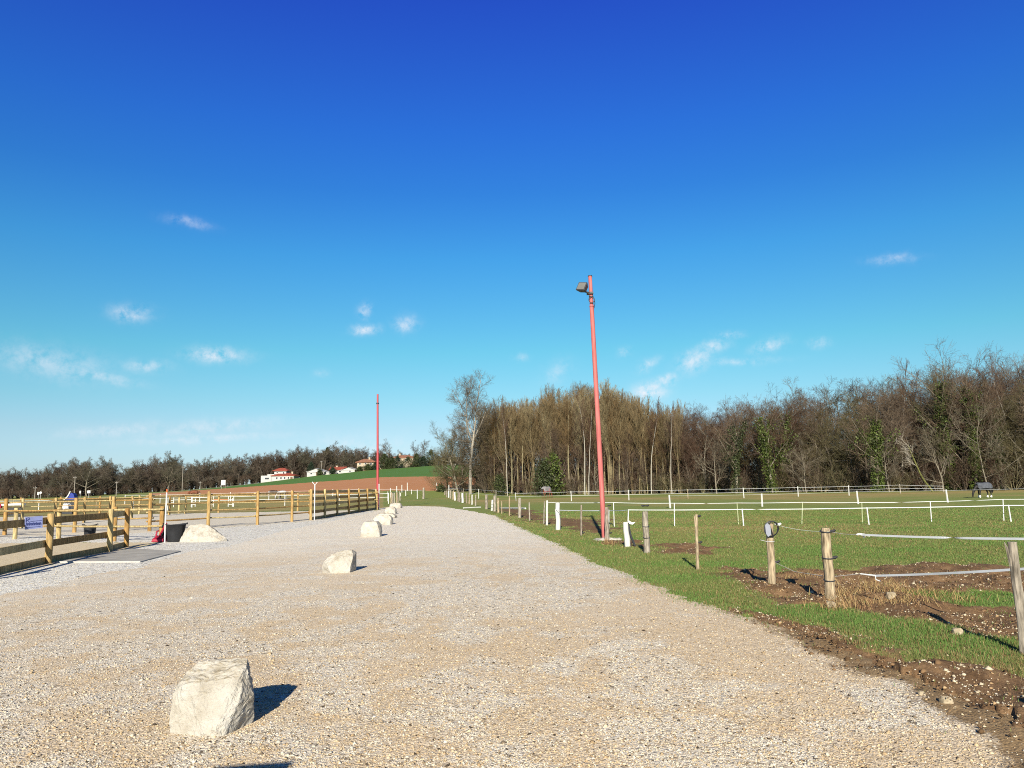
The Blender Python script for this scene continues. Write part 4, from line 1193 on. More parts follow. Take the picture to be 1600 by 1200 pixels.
# ------------------------------------------------------------------ bare winter trees
class Tree:
    def __init__(s, seed): s.r = random.Random(seed); s.seg = {0: [], 1: []}; s.tips = []; s.limbs = []

    def vec(s): return Vector((s.r.gauss(0, 1), s.r.gauss(0, 1), s.r.gauss(0, 1)))

    def limb(s, p, d, L, r0, r1, n, part, wob=.12, up=.0, droop=0.):
        pts = [(p.copy(), r0)]
        for i in range(n):
            d = (d + s.vec() * wob + Vector((0, 0, up - droop * (i / n)))).normalized()
            p = p + d * (L / n)
            r = r0 + (r1 - r0) * ((i + 1) / n)
            s.seg[part].append((pts[-1][0], p.copy(), pts[-1][1], r))
            pts.append((p.copy(), r))
        return pts, d

    def side(s, d, ang):
        a = d.cross(s.vec()).normalized()
        return (d * math.cos(ang) + a * math.sin(ang)).normalized()

    def sprays(s, pts, L, r, depth, cnt, ang, up=.1, wob=.16, start=.15, part=1, droop=0.):
        if depth < 0: return
        n = len(pts) - 1
        for k in range(cnt):
            t = start + (1 - start) * (k + s.r.random()) / cnt
            i = min(int(t * n), n - 1); f = t * n - i
            p = pts[i][0].lerp(pts[i + 1][0], f); rr = pts[i][1] * (1 - f) + pts[i + 1][1] * f
            d = (pts[i + 1][0] - pts[i][0]).normalized()
            q = s.side(d, R(ang * s.r.uniform(.6, 1.35)))
            l = L * s.r.uniform(.55, 1.15) * (1.15 - .55 * t)
            rad = min(r, rr * .75)
            sub, _ = s.limb(p, q, l, rad, max(rad * .45, MINR), 3 if depth else 2, part, wob, up, droop)
            if depth: s.sprays(sub, L * .55, max(r * .55, MINR), depth - 1, max(3, int(cnt * .85)), ang, up, wob, .2, part, droop)

    def mesh(s, part, sides=(7, 3), big=.05):
        V = []; F_ = []
        base = 0
        S = s.seg[part]
        if not S: return None
        a = np.array([q[0] for q in S]); b = np.array([q[1] for q in S]); ra = np.array([q[2] for q in S]); rb = np.array([q[3] for q in S])
        d = b - a; d /= np.maximum(np.linalg.norm(d, axis=1, keepdims=True), 1e-6)
        ref = np.where(np.abs(d[:, 2:3]) < .9, np.array([[0, 0, 1.0]]), np.array([[0, 1.0, 0]]))
        u = np.cross(d, ref); u /= np.linalg.norm(u, axis=1, keepdims=True); w = np.cross(u, d)
        for sel, n in ((ra >= big, sides[0]), (ra < big, sides[1])):
            m = sel.sum()
            if not m: continue
            t = np.arange(n) * 2 * np.pi / n
            cs, sn = np.cos(t)[None, :, None], np.sin(t)[None, :, None]
            ring = u[sel][:, None] * cs + w[sel][:, None] * sn
            v0 = a[sel][:, None] + ring * ra[sel][:, None, None]; v1 = b[sel][:, None] + ring * rb[sel][:, None, None]
            v = np.concatenate([v0, v1], 1).reshape(-1, 3)
            k = np.arange(n); kk = (k + 1) % n
            q = np.stack([k, kk, kk + n, k + n], -1)
            f = (q[None] + (np.arange(m) * 2 * n)[:, None, None]).reshape(-1, 4)
            V.append(v); F_.append(f + base); base += len(v)
        return np.concatenate(V), np.concatenate(F_)


MINR = .008


def finish(t, name, label, group, tm, cm, extra=None):
    root = empty(name, (0, 0, -500), label, 'shrub' if 'shrub' in name else 'tree', group)
    v, f = t.mesh(0); npmesh('trunk', v, f, tm, smooth=True, parent=root)
    v, f = t.mesh(1); npmesh('crown', v, f, cm, parent=root)
    if extra: extra(root)
    return root


def leaf_cards(name, pts, size, m, parent, n_each, spread):
    c = np.repeat(np.array(pts), n_each, 0)
    c = c + rng.normal(0, 1, c.shape) * spread
    n = len(c)
    nv = rng.normal(0, 1, (n, 3)); nv /= np.linalg.norm(nv, axis=1, keepdims=True)
    u = np.cross(nv, np.array([0, 0, 1.0]) + .1 * rng.normal(0, 1, (n, 3))); u /= np.linalg.norm(u, axis=1, keepdims=True); w = np.cross(nv, u)
    s = size * (.5 + rng.random((n, 1)))
    V = np.stack([c - u * s * .5, c - w * s * .3 , c + u * s * .5, c + w * s * .75], 1).reshape(-1, 3)
    f = np.arange(n * 4).reshape(-1, 4)
    g = np.repeat(.6 + .8 * rng.random((n, 1)), 4, 0) * np.ones((1, 3))
    return npmesh(name, V, f, m, g, parent=parent)


def leaf_mat(name, c):
    m = bpy.data.materials.new(name); t = NT(m)
    a = t.new('ShaderNodeVertexColor', layer_name='Col').outputs['Color']
    pos = t.new('ShaderNodeNewGeometry').outputs['Position']
    n = t.noise(pos, .9, 3)
    b = t.ramp(n, [(.35, tuple(x * .55 for x in c)), (.65, tuple(x * 1.35 for x in c))])
    t.out(t.mix(1.0, b, a, 'MULTIPLY'), .6, None, spec=.3)
    return m


def pole_tree(seed, H, cfrac, tm, cm, name='slender_tree', fork=False, dens=1.0):
    t = Tree(seed); r = t.r
    R0 = .075 + .006 * H * .5 + r.random() * .05
    top = H
    d = Vector((r.gauss(0, .03), r.gauss(0, .03), 1)).normalized()
    pts, _ = t.limb(Vector((0, 0, -.1)), d, H * .98, R0, .022, 10, 0, .035, .05)
    lines = [pts]
    if fork:
        i = 3 + r.randrange(3)
        q, _ = t.limb(pts[i][0], t.side(d, R(14)), H * .55, pts[i][1] * .75, .02, 7, 0, .05, .08); lines.append(q)
    for ln in lines:
        nl = int((34 if ln is pts else 18) * dens)
        for k in range(nl):
            u = cfrac + (1 - cfrac) * (k + r.random()) / nl
            if ln is not pts: u = .2 + .8 * (k + r.random()) / nl
            n = len(ln) - 1; i = min(int(u * n), n - 1); f = u * n - i
            p = ln[i][0].lerp(ln[i + 1][0], f); rr = ln[i][1]
            q = t.side(Vector((0, 0, 1)), R(r.uniform(9, 34)))
            L = H * .29 * (1.25 - u) * r.uniform(.6, 1.3) + .5
            sub, _ = t.limb(p, q, L, min(rr * .45, .035), .011, 4, 1, .10, .10)
            t.sprays(sub, L * .5, .012, 1, 6, 22, .24, .10)
        # dead stubs low down
        for k in range(5):
            u = r.uniform(.15, cfrac); n = len(ln) - 1; i = min(int(u * n), n - 1)
            t.limb(ln[i][0], t.side(Vector((0, 0, 1)), R(r.uniform(50, 95))), r.uniform(.5, 1.7), .016, .008, 3, 1, .2)
    return t


def broad_tree(seed, H, lean=0.0, cnt=(9, 7, 6), fork_at=.28, spread=48, slim=1.0):
    t = Tree(seed); r = t.r
    R0 = (.16 + r.random() * .08) * slim
    d = Vector((r.gauss(lean, .05), r.gauss(0, .05), 1)).normalized()
    pts, dd = t.limb(Vector((0, 0, -.1)), d, H * .72, R0, R0 * .25, 7, 0, .07, .05)
    for k in range(cnt[0]):
        u = fork_at + (1 - fork_at) * (k + r.random() * .8) / cnt[0]
        n = len(pts) - 1; i = min(int(u * n), n - 1); f = u * n - i
        p = pts[i][0].lerp(pts[i + 1][0], f)
        q = t.side(Vector((0, 0, 1)), R(spread * r.uniform(.55, 1.3) * (1.25 - .6 * u)))
        L = H * .36 * r.uniform(.75, 1.2) * (1.2 - .45 * u)
        sub, _ = t.limb(p, q, L, pts[i][1] * .55, .02, 5, 0, .14, .07)
        t.limbs.append(sub)
        t.sprays(sub, L * .5, .028, 2, cnt[1], 42, .07, .17, .12)
    t.sprays(pts[3:], H * .2, .022, 2, cnt[2], 45, .1, .16, .2)
    return t


def shrub(seed, H, stems=11, dens=5):
    t = Tree(seed); r = t.r
    for k in range(stems):
        a = r.random() * 6.283; s = r.uniform(.05, .6)
        d = Vector((math.cos(a) * s, math.sin(a) * s, 1)).normalized()
        p0 = Vector((math.cos(a) * .15, math.sin(a) * .15, -.1))
        sub, _ = t.limb(p0, d, H * r.uniform(.65, 1.05), .03, .010, 5, 0, .12, .04)
        t.sprays(sub, H * .33, .014, 1, dens + 2, 38, .06, .18, .12)
    return t


def build_woods():
    m_pole_t = mat('lichened pale bark', (.125, .10, .05), .9, .45, 1.6, .4, (4, 4, .5), .3, c2=(.19, .16, .095))
    m_pole_c = mat('yellow-lichen twigs', (.128, .096, .049), .9, .35, .8, .1, None, .3, c2=(.178, .135, .072))
    m_br_t = mat('grey-brown bark', (.085, .068, .046), .9, .45, 1.6, .4, (4, 4, .6), .25, c2=(.145, .125, .095))
    m_br_c = mat('purple-brown twigs', (.072, .046, .033), .9, .3, .7, .1, None, .3, c2=(.105, .07, .046))
    m_ol_c = mat('olive mossy twigs', (.068, .057, .027), .9, .35, .7, .1, None, .28, c2=(.10, .086, .042))
    m_birch = mat('white birch bark', (.27, .25, .21), .8, .3, 2, .2, (3, 3, 6), .1)
    m_far_c = mat('far brown twigs', (.072, .056, .042), .95, .3, .5, .0, None, .3, c2=(.098, .077, .056))
    m_far_d = mat('far olive twigs', (.066, .058, .038), .95, .3, .5, .0, None, .25, c2=(.09, .08, .052))
    ivy = leaf_mat('ivy leaves', (.052, .072, .014)); ivyd = leaf_mat('dark ivy leaves', (.032, .042, .014)); ever = leaf_mat('evergreen leaves', (.034, .044, .014)); conif = leaf_mat('conifer needles', (.018, .032, .016))
    lone_c = mat('lone tree twigs', (.085, .066, .044), .9, .35, .8, .1, c2=(.115, .09, .06)); lone_t = mat('lone tree bark', (.14, .125, .10), .9, .45, 1.2, .4, (3, 3, .6), c2=(.23, .21, .175))
    m_far_t = mat('far dark bark', (.055, .046, .036), .95, .3, 1, .1, None, .2)
    G1 = 'yellowish pole trees of the wood edge'; G2 = 'brown bare trees of the wood'; 
    LP = 'slender bare tree among the yellowish poles of the wood edge'; LB = 'bushy purple-brown bare tree within the dense wood'; LO = 'mossy olive-brown bare tree within the dense wood'
    poles = [finish(pole_tree(100 + k, 14.0, .26 + .04 * k, None, None, fork=k % 2 == 1), 'slender_tree', LP, G1, m_pole_t, m_pole_c) for k in range(5)]
    broads = [finish(broad_tree(200 + k, 15.5, cnt=(13, 8, 7), fork_at=.14 + .03 * k), 'broad_tree', LB, G2, m_br_t, m_br_c) for k in range(4)]
    olives = [finish(broad_tree(300 + k, 15.0, cnt=(13, 8, 7), fork_at=.08, spread=56), 'broad_tree', LO, G2, m_br_t, m_ol_c) for k in range(3)]
    shrubs = [finish(shrub(400 + k, 4.2), 'bare_shrub', 'tangled bare brown shrub along the foot of the wood', 'bare shrubs at the foot of the wood', m_pole_t if k == 0 else m_br_t, [m_ol_c, m_br_c, m_br_c][k]) for k in range(3)]
    PX = [680, 735, 800, 900, 1000, 1100, 1200, 1300, 1400, 1500, 1600, 1750]
    YD = [150, 147, 138, 131, 124, 117, 111, 105, 100, 96, 92, 86]
    TX = [690, 740, 770, 800, 830, 870, 900, 930, 960, 985, 1010, 1050, 1080, 1120, 1150, 1200, 1230, 1260, 1310, 1360, 1400, 1450, 1500, 1540, 1580, 1620, 1750]
    TY = [655, 645, 635, 630, 626, 615, 606, 606, 606, 622, 628, 642, 636, 628, 622, 622, 608, 592, 588, 580, 574, 556, 553, 566, 556, 552, 560]
    rr = random.Random(5)

    def want(px, Y, k=1.0):
        """tree height so that the skyline stands where the photo has it"""
        b = gd(px, Y); ty = np.interp(px, TX, TY) + 4
        top = gp_at(px, ty, Y)
        return b, max(5, (top.z - b.z)) * k
    used = set()

    def put(protos, baseH, px, Y, hk, label=None, group=None, wide=1.0):
        b, h = want(px, Y, hk)
        i = rr.randrange(len(protos)); p = protos[i]
        s = h / baseH
        sx = s * wide * rr.uniform(.9, 1.15)
        if id(p) not in used:
            used.add(id(p)); p.location = b; p.rotation_euler = (0, 0, rr.random() * 6.28); p.scale = (sx, sx, s)
            if label: p['label'] = label
            return p
        return copy_tree(p, b, rr.random() * 6.28, (sx, sx, s), label, group)
    # yellowish pole stand
    for row in range(5):
        n = [34, 30, 26, 22, 20][row]
        for k in range(n):
            px = 752 + (1065 - 752) * (k + rr.random()) / n
            if row == 0 and 930 < px < 948: px += 14
            Y = np.interp(px, PX, YD) + 1.5 + row * 3.4 + rr.random() * 2.6
            put(poles, 14.0, px, Y, rr.uniform(.82, 1.0) if row < 3 else rr.uniform(.88, 1.02), LP, G1, 1.05)
    # brown mixed wood
    for row in range(5):
        n = [19, 20, 20, 18, 18][row]
        for k in range(n):
            px = 1020 + (1720 - 1020) * (k + rr.random()) / n
            Y = np.interp(px, PX, YD) + 2.5 + row * 4.6 + rr.random() * 3
            prot = broads if (rr.random() < (.75 if px < 1230 else .5)) else olives
            put(prot, 15.2, px, Y, rr.uniform(.66, .9) if row < 2 else rr.uniform(.88, 1.02), LB if prot is broads else LO, G2, 1.05)
    for k in range(16):
        px = 760 + 300 * (k + rr.random()) / 16
        put(broads, 15.2, px, np.interp(px, PX, YD) + 1 + rr.random() * 6, rr.uniform(.5, .8), LB, G2, .85)
    for px, dy, hk in [(1048, 4, .9), (1058, 9, .97), (1066, 5, .95), (1074, 12, 1.0), (1083, 6, .98), (1092, 10, 1.0), (1101, 4, .92), (1070, 16, 1.0), (1090, 18, 1.0), (1110, 14, 1.0), (1055, 20, .98), (1040, 18, .98)]:
        put(broads, 15.2, px, np.interp(px, PX, YD) + dy, hk, LB, G2, 1.1)
    # taller crowns behind the yellow poles, standing over them
    for px, hk in [(905, 1.02), (948, 1.02), (880, .98), (826, .97), (780, .95), (1000, .97)]:
        put(broads, 15.2, px, np.interp(px, PX, YD) + 17, hk, 'purple-brown crown standing over the yellowish pole trees', 'taller crowns behind the pole trees', .62)
    for k in range(22):
        px = 745 + 330 * (k + rr.random()) / 22
        put(broads, 15.2, px, np.interp(px, PX, YD) + 22 + rr.random() * 8, rr.uniform(.78, .93), LB, G2, 1.0)
    # shrubs along the foot
    for k in range(74):
        px = 712 + (1730 - 712) * (k + rr.random()) / 74
        Y = np.interp(px, PX, YD) - .4 + rr.random() * 3.5
        b = gd(px, Y); p = shrubs[rr.randrange(3)]
        sh = rr.uniform(.6, 1.15); sc = (sh * 1.25, sh * 1.25, sh)
        if id(p) not in used:
            used.add(id(p)); p.location = b; p.scale = sc
        else: copy_tree(p, b, rr.random() * 6.28, sc)
    # dense undergrowth further in, seen between the trunks
    for row in range(4):
        for k in range(46):
            px = 735 + (1740 - 735) * (k + rr.random()) / 46
            Y = np.interp(px, PX, YD) + 7 + row * 7 + rr.random() * 4
            sh = rr.uniform(1.1, 1.9); p = shrubs[1 + rr.randrange(2)]
            copy_tree(p, gd(px, Y), rr.random() * 6.28, (sh * 1.3, sh * 1.3, sh), 'tall bare brown undergrowth deep within the wood', 'undergrowth within the wood')
    # the lone forked tree
    t = Tree(77); r = t.r
    b = gd(735, 141); Ht = gp_at(737, 590, 141).z - b.z
    pts, d = t.limb(Vector((0, 0, -.1)), Vector((-.01, 0, 1)), Ht * .52, .33, .22, 7, 0, .03, .02)
    arms = []
    for (dx, dy, L, rad, o) in [(-.55, .05, .52, .15, 6), (.14, -.1, .52, .16, 7), (.0, .25, .46, .11, 7), (-.30, -.15, .48, .11, 7), (.30, .1, .36, .09, 6), (-.8, -.1, .34, .09, 5)]:
        a, _ = t.limb(pts[o][0], Vector((dx, dy, 1)).normalized(), Ht * L, rad, .03, 9, 0, .11, .055); arms.append(a)
        for k in range(13):
            u = .2 + .77 * (k + r.random()) / 13; n = len(a) - 1; i = min(int(u * n), n - 1)
            q = t.side(Vector((dx, dy, 1)).normalized(), R(r.uniform(28, 62)))
            sub, _ = t.limb(a[i][0], q, Ht * .135 * r.uniform(.6, 1.2), a[i][1] * .5, .014, 5, 0, .15, .05)
            t.sprays(sub, Ht * .08, .015, 1, 10, 40, .06, .18, .1)
    for k in range(60):                       # twiggy growth along the stem
        u = .22 + .76 * (k + r.random()) / 60; n = len(pts) - 1; i = min(int(u * n), n - 1)
        p = pts[i][0].lerp(pts[i + 1][0], u * n - i)
        q = t.side(Vector((0, 0, 1)), R(r.uniform(45, 90)))
        sub, _ = t.limb(p, q, Ht * .21 * r.uniform(.5, 1.25), .045, .012, 5, 1, .16, .03)
        t.sprays(sub, Ht * .09, .017, 1, 7, 44, .03, .2, .15)
    o = finish(t, 'forked_tree', 'tall lone forked tree with a pale trunk at the corner of the wood', None, lone_t, lone_c); o.location = b
    # hanging branchy tree leaning out over the ploughed slope
    for k, (px, Y, H_, lab) in enumerate([(716, 146, 14.0, 'low shaggy tree leaning out over the ploughed slope beside the lone forked tree'), (752, 146, 15.5, 'bushy olive tree just behind the lone forked tree'), (702, 152, 10, 'smallest shaggy tree at the very end of the wood'), (709, 149.5, 12, 'olive twiggy tree filling the gap at the end of the wood'), (725, 148.5, 13.5, 'olive twiggy tree right behind the pale forked trunk'), (741, 151, 15, 'tall brown twiggy tree over the bushy olive one')]):
        q = finish(broad_tree(510 + k, H_, lean=[-.12, 0, -.1, -.1, 0, 0][k], cnt=(14, 8, 7), fork_at=.04, spread=62), 'shaggy_tree', lab, None, m_br_t, m_ol_c); q.location = gd(px, Y); q['category'] = 'tree'
    # pale trunks that catch the light
    def birch(px, Y, H_, lab, lean=0., seed=1):
        tt = pole_tree(600 + seed, H_, .5, None, None, dens=.55)
        tt.seg[0] = [(a, b_, ra * .8, rb * .8) for a, b_, ra, rb in tt.seg[0]]
        q = finish(tt, 'birch_tree', lab, None, m_birch, m_br_c); q.location = gd(px, Y); q.rotation_euler = (0, lean, seed)
        return q
    birch(793, 134.5, 15, 'pale straight trunk with yellow lichen standing in front of the pole trees', 0, 1)
    birch(914, 127, 16, 'pair-forming pale stem nearest the floodlight pole in the wood edge', 0, 2)
    birch(920, 127, 15, 'second pale stem beside the one nearest the floodlight pole', .03, 3)
    birch(1018, 120, 14, 'white stem at the seam of the yellow poles and brown wood', 0, 4)
    birch(1050, 118, 13, 'thin white stem in the brown wood before the ivy-clad trunks', 0, 5)
    birch(1412, 106, 17, 'white-limbed birch rising beside the ivy-covered oak', 0, 6)
    birch(1594, 101, 17, 'whitest birch in the tallest part of the wood beside the dark pony', .0, 7)
    # ivy-clad trunks
    def ivied(px, Y, H_, ivh, lab, seed, rad=.5, m=ivy, wide=1.0, n=260):
        tt = broad_tree(700 + seed, H_, cnt=(9, 7, 5), fork_at=.3)
        root = finish(tt, 'ivy_tree', lab, None, m_br_t, m_br_c)
        P_ = []
        trunk = tt.seg[0][:7]
        for k in range(n):
            u = (k + random.random()) / n; i = min(int(u * 7), 6); s = trunk[i]
            p = s[0].lerp(s[1], u * 7 - i)
            if p.z > ivh: continue
            a = random.random() * 6.28; q = .6 * rad * (.4 + .9 * vnoise(u * 9, seed * 3.1)) * (1 - .35 * p.z / ivh)
            P_.append((p.x + math.cos(a) * q, p.y + math.sin(a) * q, p.z))
        for sub in tt.limbs[:6]:
            for (p, r_) in sub[:4]:
                if p.z < ivh * 1.1:
                    for _ in range(4): P_.append((p.x + random.gauss(0, .3), p.y + random.gauss(0, .3), p.z + random.gauss(0, .3)))
        leaf_cards('ivy', P_, .17, m, root, 12, .22)
        root.location = gd(px, Y)
        return root
    ivied(1208, 107, 15, 10.5, 'trunk wrapped in bright green ivy from foot to crown, standing at the wood front', 1, .75)
    ivied(1150, 110, 14.5, 11, 'dark ivy-wrapped trunk with a bare forked top above the wood', 2, .4, ivyd, n=180)
    ivied(1372, 97, 14, 9, 'ivy-covered tree with a sloping green skirt next to the white-limbed birch', 3, 1.0)
    ivied(1488, 99, 19, 16.5, 'tallest crown of the wood, ivy climbing to its top', 5, 1.1, ivy, n=420)
    ivied(1525, 97, 18, 15, 'ivy-topped tree next to the tallest crown of the wood', 6, .8, ivy)
    ivied(1224, 112, 16, 11, 'tree with thin yellow-green ivy behind the brightest ivy trunk', 7, .3, ivy, n=120)
    ivied(1570, 95, 17, 9, 'dark ivy-clad trunk behind the dark pony', 9, .4, ivyd, n=140)
    # mossy trunk leaning out of the wood
    t = Tree(88)
    pts, d = t.limb(Vector((1.9, 0, -.1)), Vector((-.62, -.1, .78)).normalized(), 6.5, .12, .06, 7, 0, .05, .03)
    t.sprays(pts, 2.4, .03, 2, 6, 42, .1, .16, .5)
    o = finish(t, 'leaning_tree', 'moss-covered trunk leaning out of the wood with pale dead branches', None, mat('moss on bark', (.075, .085, .02), .95, .4, 4, .2, c2=(.12, .12, .04)), mat('pale dead twigs', (.33, .30, .25), .9, .2, 2, .1)); o.location = gd(1434, 93)
    # pale stooped branches
    for k, (px, Y, H_, lab) in enumerate([(1120, 111, 9, 'low pale-limbed tree spreading in front of the brown wood'), (1545, 93, 13, 'bare pale tree with upswept fan of branches in front of the dark wood'), (1475, 95, 8.5, 'grey drooping tree left of the leaning mossy trunk'), (1260, 103.5, 8, 'tangle of pale drooping branches at the wood foot'), (1390, 97, 7, 'low grey bush of drooping branches between posts and wood')]):
        lab = lab.replace(' left of', ' beside')
        q = finish(broad_tree(800 + k, H_, cnt=(10, 6, 5), fork_at=.15, spread=60, slim=.5), 'pale_tree', lab, None, mat(f'pale bark tone {k}', (.165, .145, .11), .9, .3, 2, .2), mat(f'pale twig tone {k}', (.125, .105, .075), .9, .3, 1, .1)); q.location = gd(px, Y)
    # evergreen shrubs
    def evergreen(px, Y, w_, h_, lab, m, seed, n=700, kind='evergreen_shrub'):
        rs = random.Random(seed)
        root = empty(kind, gd(px, Y), lab, 'shrub')
        P_ = []
        for k in range(n):
            a = rs.random() * 6.28; z = rs.random(); q = (rs.random() ** .5) * w_ * math.sin(math.pi * min(1, .18 + z * .82)) * (.7 + .6 * float(vnoise(a * 1.3, z * 4, seed)))
            P_.append((math.cos(a) * q, math.sin(a) * q, z * h_))
        leaf_cards('foliage', P_, .20 * max(1, h_ / 5), m, root, 8, .34)
        mb = MB(); mb.tube([(0, 0, -.1), (.05, 0, h_ * .4), (0, 0, h_ * .8)], [.12, .09, .03], 7); mb.build('stem', m_br_t, root)
        return root
    evergreen(851, 128.5, 2.1, 5.6, 'dark evergreen shrub at the wood edge directly above the blanketed horse', ever, 1, 330)
    evergreen(866, 129.5, 1.6, 7.0, 'yellow-green bush leaning out beside the dark evergreen shrub', ivy, 2, 130)
    evergreen(782, 136.5, 1.3, 3.4, 'small dark green bush at the foot of the wood near the pale straight trunk', ever, 3, 140)
    evergreen(688, 146, .6, 1.0, 'low green bush beside the grass path top', ever, 4, 70)

    # ---------------- far woods on the hill
    def far_proto(seed, m, H=11):
        global MINR
        t = broad_tree(seed, H, cnt=(13, 7, 6), fork_at=.06, spread=60)
        for p_ in (0, 1): t.seg[p_] = [(a, b, ra * 1.5, rb * 2.2) for a, b, ra, rb in t.seg[p_]]
        return finish(t, 'far_tree', 'bare brown tree in the distant belt behind the fields', 'bare trees of the distant belt', m_far_t, m)
    fars = [far_proto(900 + k, [m_far_c, m_far_d, m_far_c][k]) for k in range(3)]
    FX = [-60, 0, 20, 40, 65, 90, 130, 170, 190, 215, 240, 270, 290, 340, 400, 450, 500, 530, 570, 600, 640, 690]
    FY = [745, 740, 739, 743, 737, 731, 724, 728, 739, 730, 719, 721, 728, 722, 716, 709, 705, 702, 706, 708, 712, 712]
    FB = [785, 783, 782, 781.5, 781, 780, 778, 774, 772, 770, 768, 766, 764, 759, 753, 747, 743, 740, 736, 732, 729, 727]
    for row in range(5):
        n = [62, 58, 54, 52, 50][row]
        for k in range(n):
            px = -50 + (725 + 50) * (k + rr.random()) / n
            Y = (345 if px > 260 else 300 + max(0, px - 100) * .28) + row * 11 + rr.random() * 8
            if row == 0 and 395 < px < 700: Y += 16
            b = gd(px, Y); top = gp_at(px, np.interp(px, FX, FY) - .5, Y)
            h = max(4.5, top.z - b.z) * (rr.uniform(.6, .9) if row < 2 else rr.uniform(.85, 1.04))
            if row < 1 and 590 < px < 690: h *= .55
            s = h / 9.3; p = fars[rr.randrange(3)]
            lab = ['bare brown tree in the distant belt beside the far road', 'bare brown tree in the distant belt behind the white houses'][px > 300]
            gr = ['distant belt beside the far road', 'distant belt behind the white houses'][px > 300]
            sx = min(s, 1.3) * rr.uniform(1.1, 1.5)
            if id(p) not in used:
                used.add(id(p)); p.location = b; p.scale = (sx, sx, s); p['label'] = lab; p['group'] = gr
            else: copy_tree(p, b, rr.random() * 6.28, (sx, sx, s), lab, gr)
    for k in range(64):
        px = -50 + 770 * (k + rr.random()) / 64
        Y = (338 if px > 260 else 293 + max(0, px - 100) * .28) + rr.random() * 5 + (14 if 395 < px < 700 else 0)
        sh = rr.uniform(.6, 1.1)
        copy_tree(shrubs[1 + rr.randrange(2)], gd(px, Y), rr.random() * 6.28, (sh * 1.8, sh * 1.8, sh), 'low brown scrub along the foot of the distant belt', 'scrub at the foot of the distant belt')
    for k, (px, Y, w_, h_, m_, lab) in enumerate([(135, 296, 7, 12.0, None, 'broad round-crowned tree standing forward in the far belt near the blue tarpaulin'), (262, 322, 7.5, 12.5, None, 'dense twin-crowned tree standing forward in the far belt by the utility poles'), (604, 338, 4.5, 12, None, 'bare tree just beside the farther red pole'), (664, 345, 5.5, 11.5, None, 'open-crowned bare tree at the top of the green crop field'), (648, 346, 3.5, 10, None, 'narrow bare tree next to the open-crowned tree on the crest')]):
        t = broad_tree(950 + k, h_ * 1.15, cnt=(11, 7, 6), fork_at=.18, spread=60)
        for p_ in (0, 1): t.seg[p_] = [(a, b_, ra * 1.3, rb * 1.4) for a, b_, ra, rb in t.seg[p_]]
        q = finish(t, 'field_tree', lab, None, m_br_t, m_far_d if k < 2 else m_far_c); q.location = gd(px, Y)
        if k < 2: q.scale = (1.35, 1.35, 1)
    for k, (px, Y, w_, h_, lab) in enumerate([(511, 372, 1.7, 13.0, 'pointed dark conifer poking above the far wood'), (473, 374, 3.0, 10.5, 'rounded dark conifer in the far wood behind the white gabled barn'), (497, 374, 3.4, 10.5, 'broad dark conifer beside the pointed one'), (486, 338, 1.5, 6.0, 'slim dark conifer behind the white gabled barn')]):
        q = evergreen(px, Y, w_, h_, lab, conif, 40 + k, 500, 'conifer_tree'); q['category'] = 'tree'
    for k, (px, Y, w_, h_, lab) in enumerate([(520, 331, 1.6, 2.6, 'dark bush between the red roof and the white barn'), (500, 329, 1.2, 2.2, 'small dark bush against the white gabled barn'), (575, 331, 1.8, 2.4, 'dark bush below the beige house'), (586, 332, 1.4, 2.6, 'dark bush between the beige house and the farther red pole'),
                                             (601, 334, 3.2, 6.5, 'dark hedge tree just past the farther red pole'), (612, 335, 3.0, 4.8, 'dark clipped hedge on the crest'), (621, 336, 2.4, 5.2, 'dark columnar shrub in the crest hedge'), (638, 336, 3.6, 4.4, 'dark bush in front of the half-hidden roof'),
                                             (651, 338, 1.9, 5.6, 'dark upright shrub past the half-hidden roof'), (661, 338, 3.4, 4.2, 'low dark bush under the open-crowned tree'), (674, 340, 4.5, 6.8, 'large dark bush at the end of the crest'), (562, 329, 1.2, 1.6, 'small shrub at the corner of the beige house')]):
        evergreen(px, Y, w_, h_, lab, ever if k % 3 else conif, 60 + k, 420)
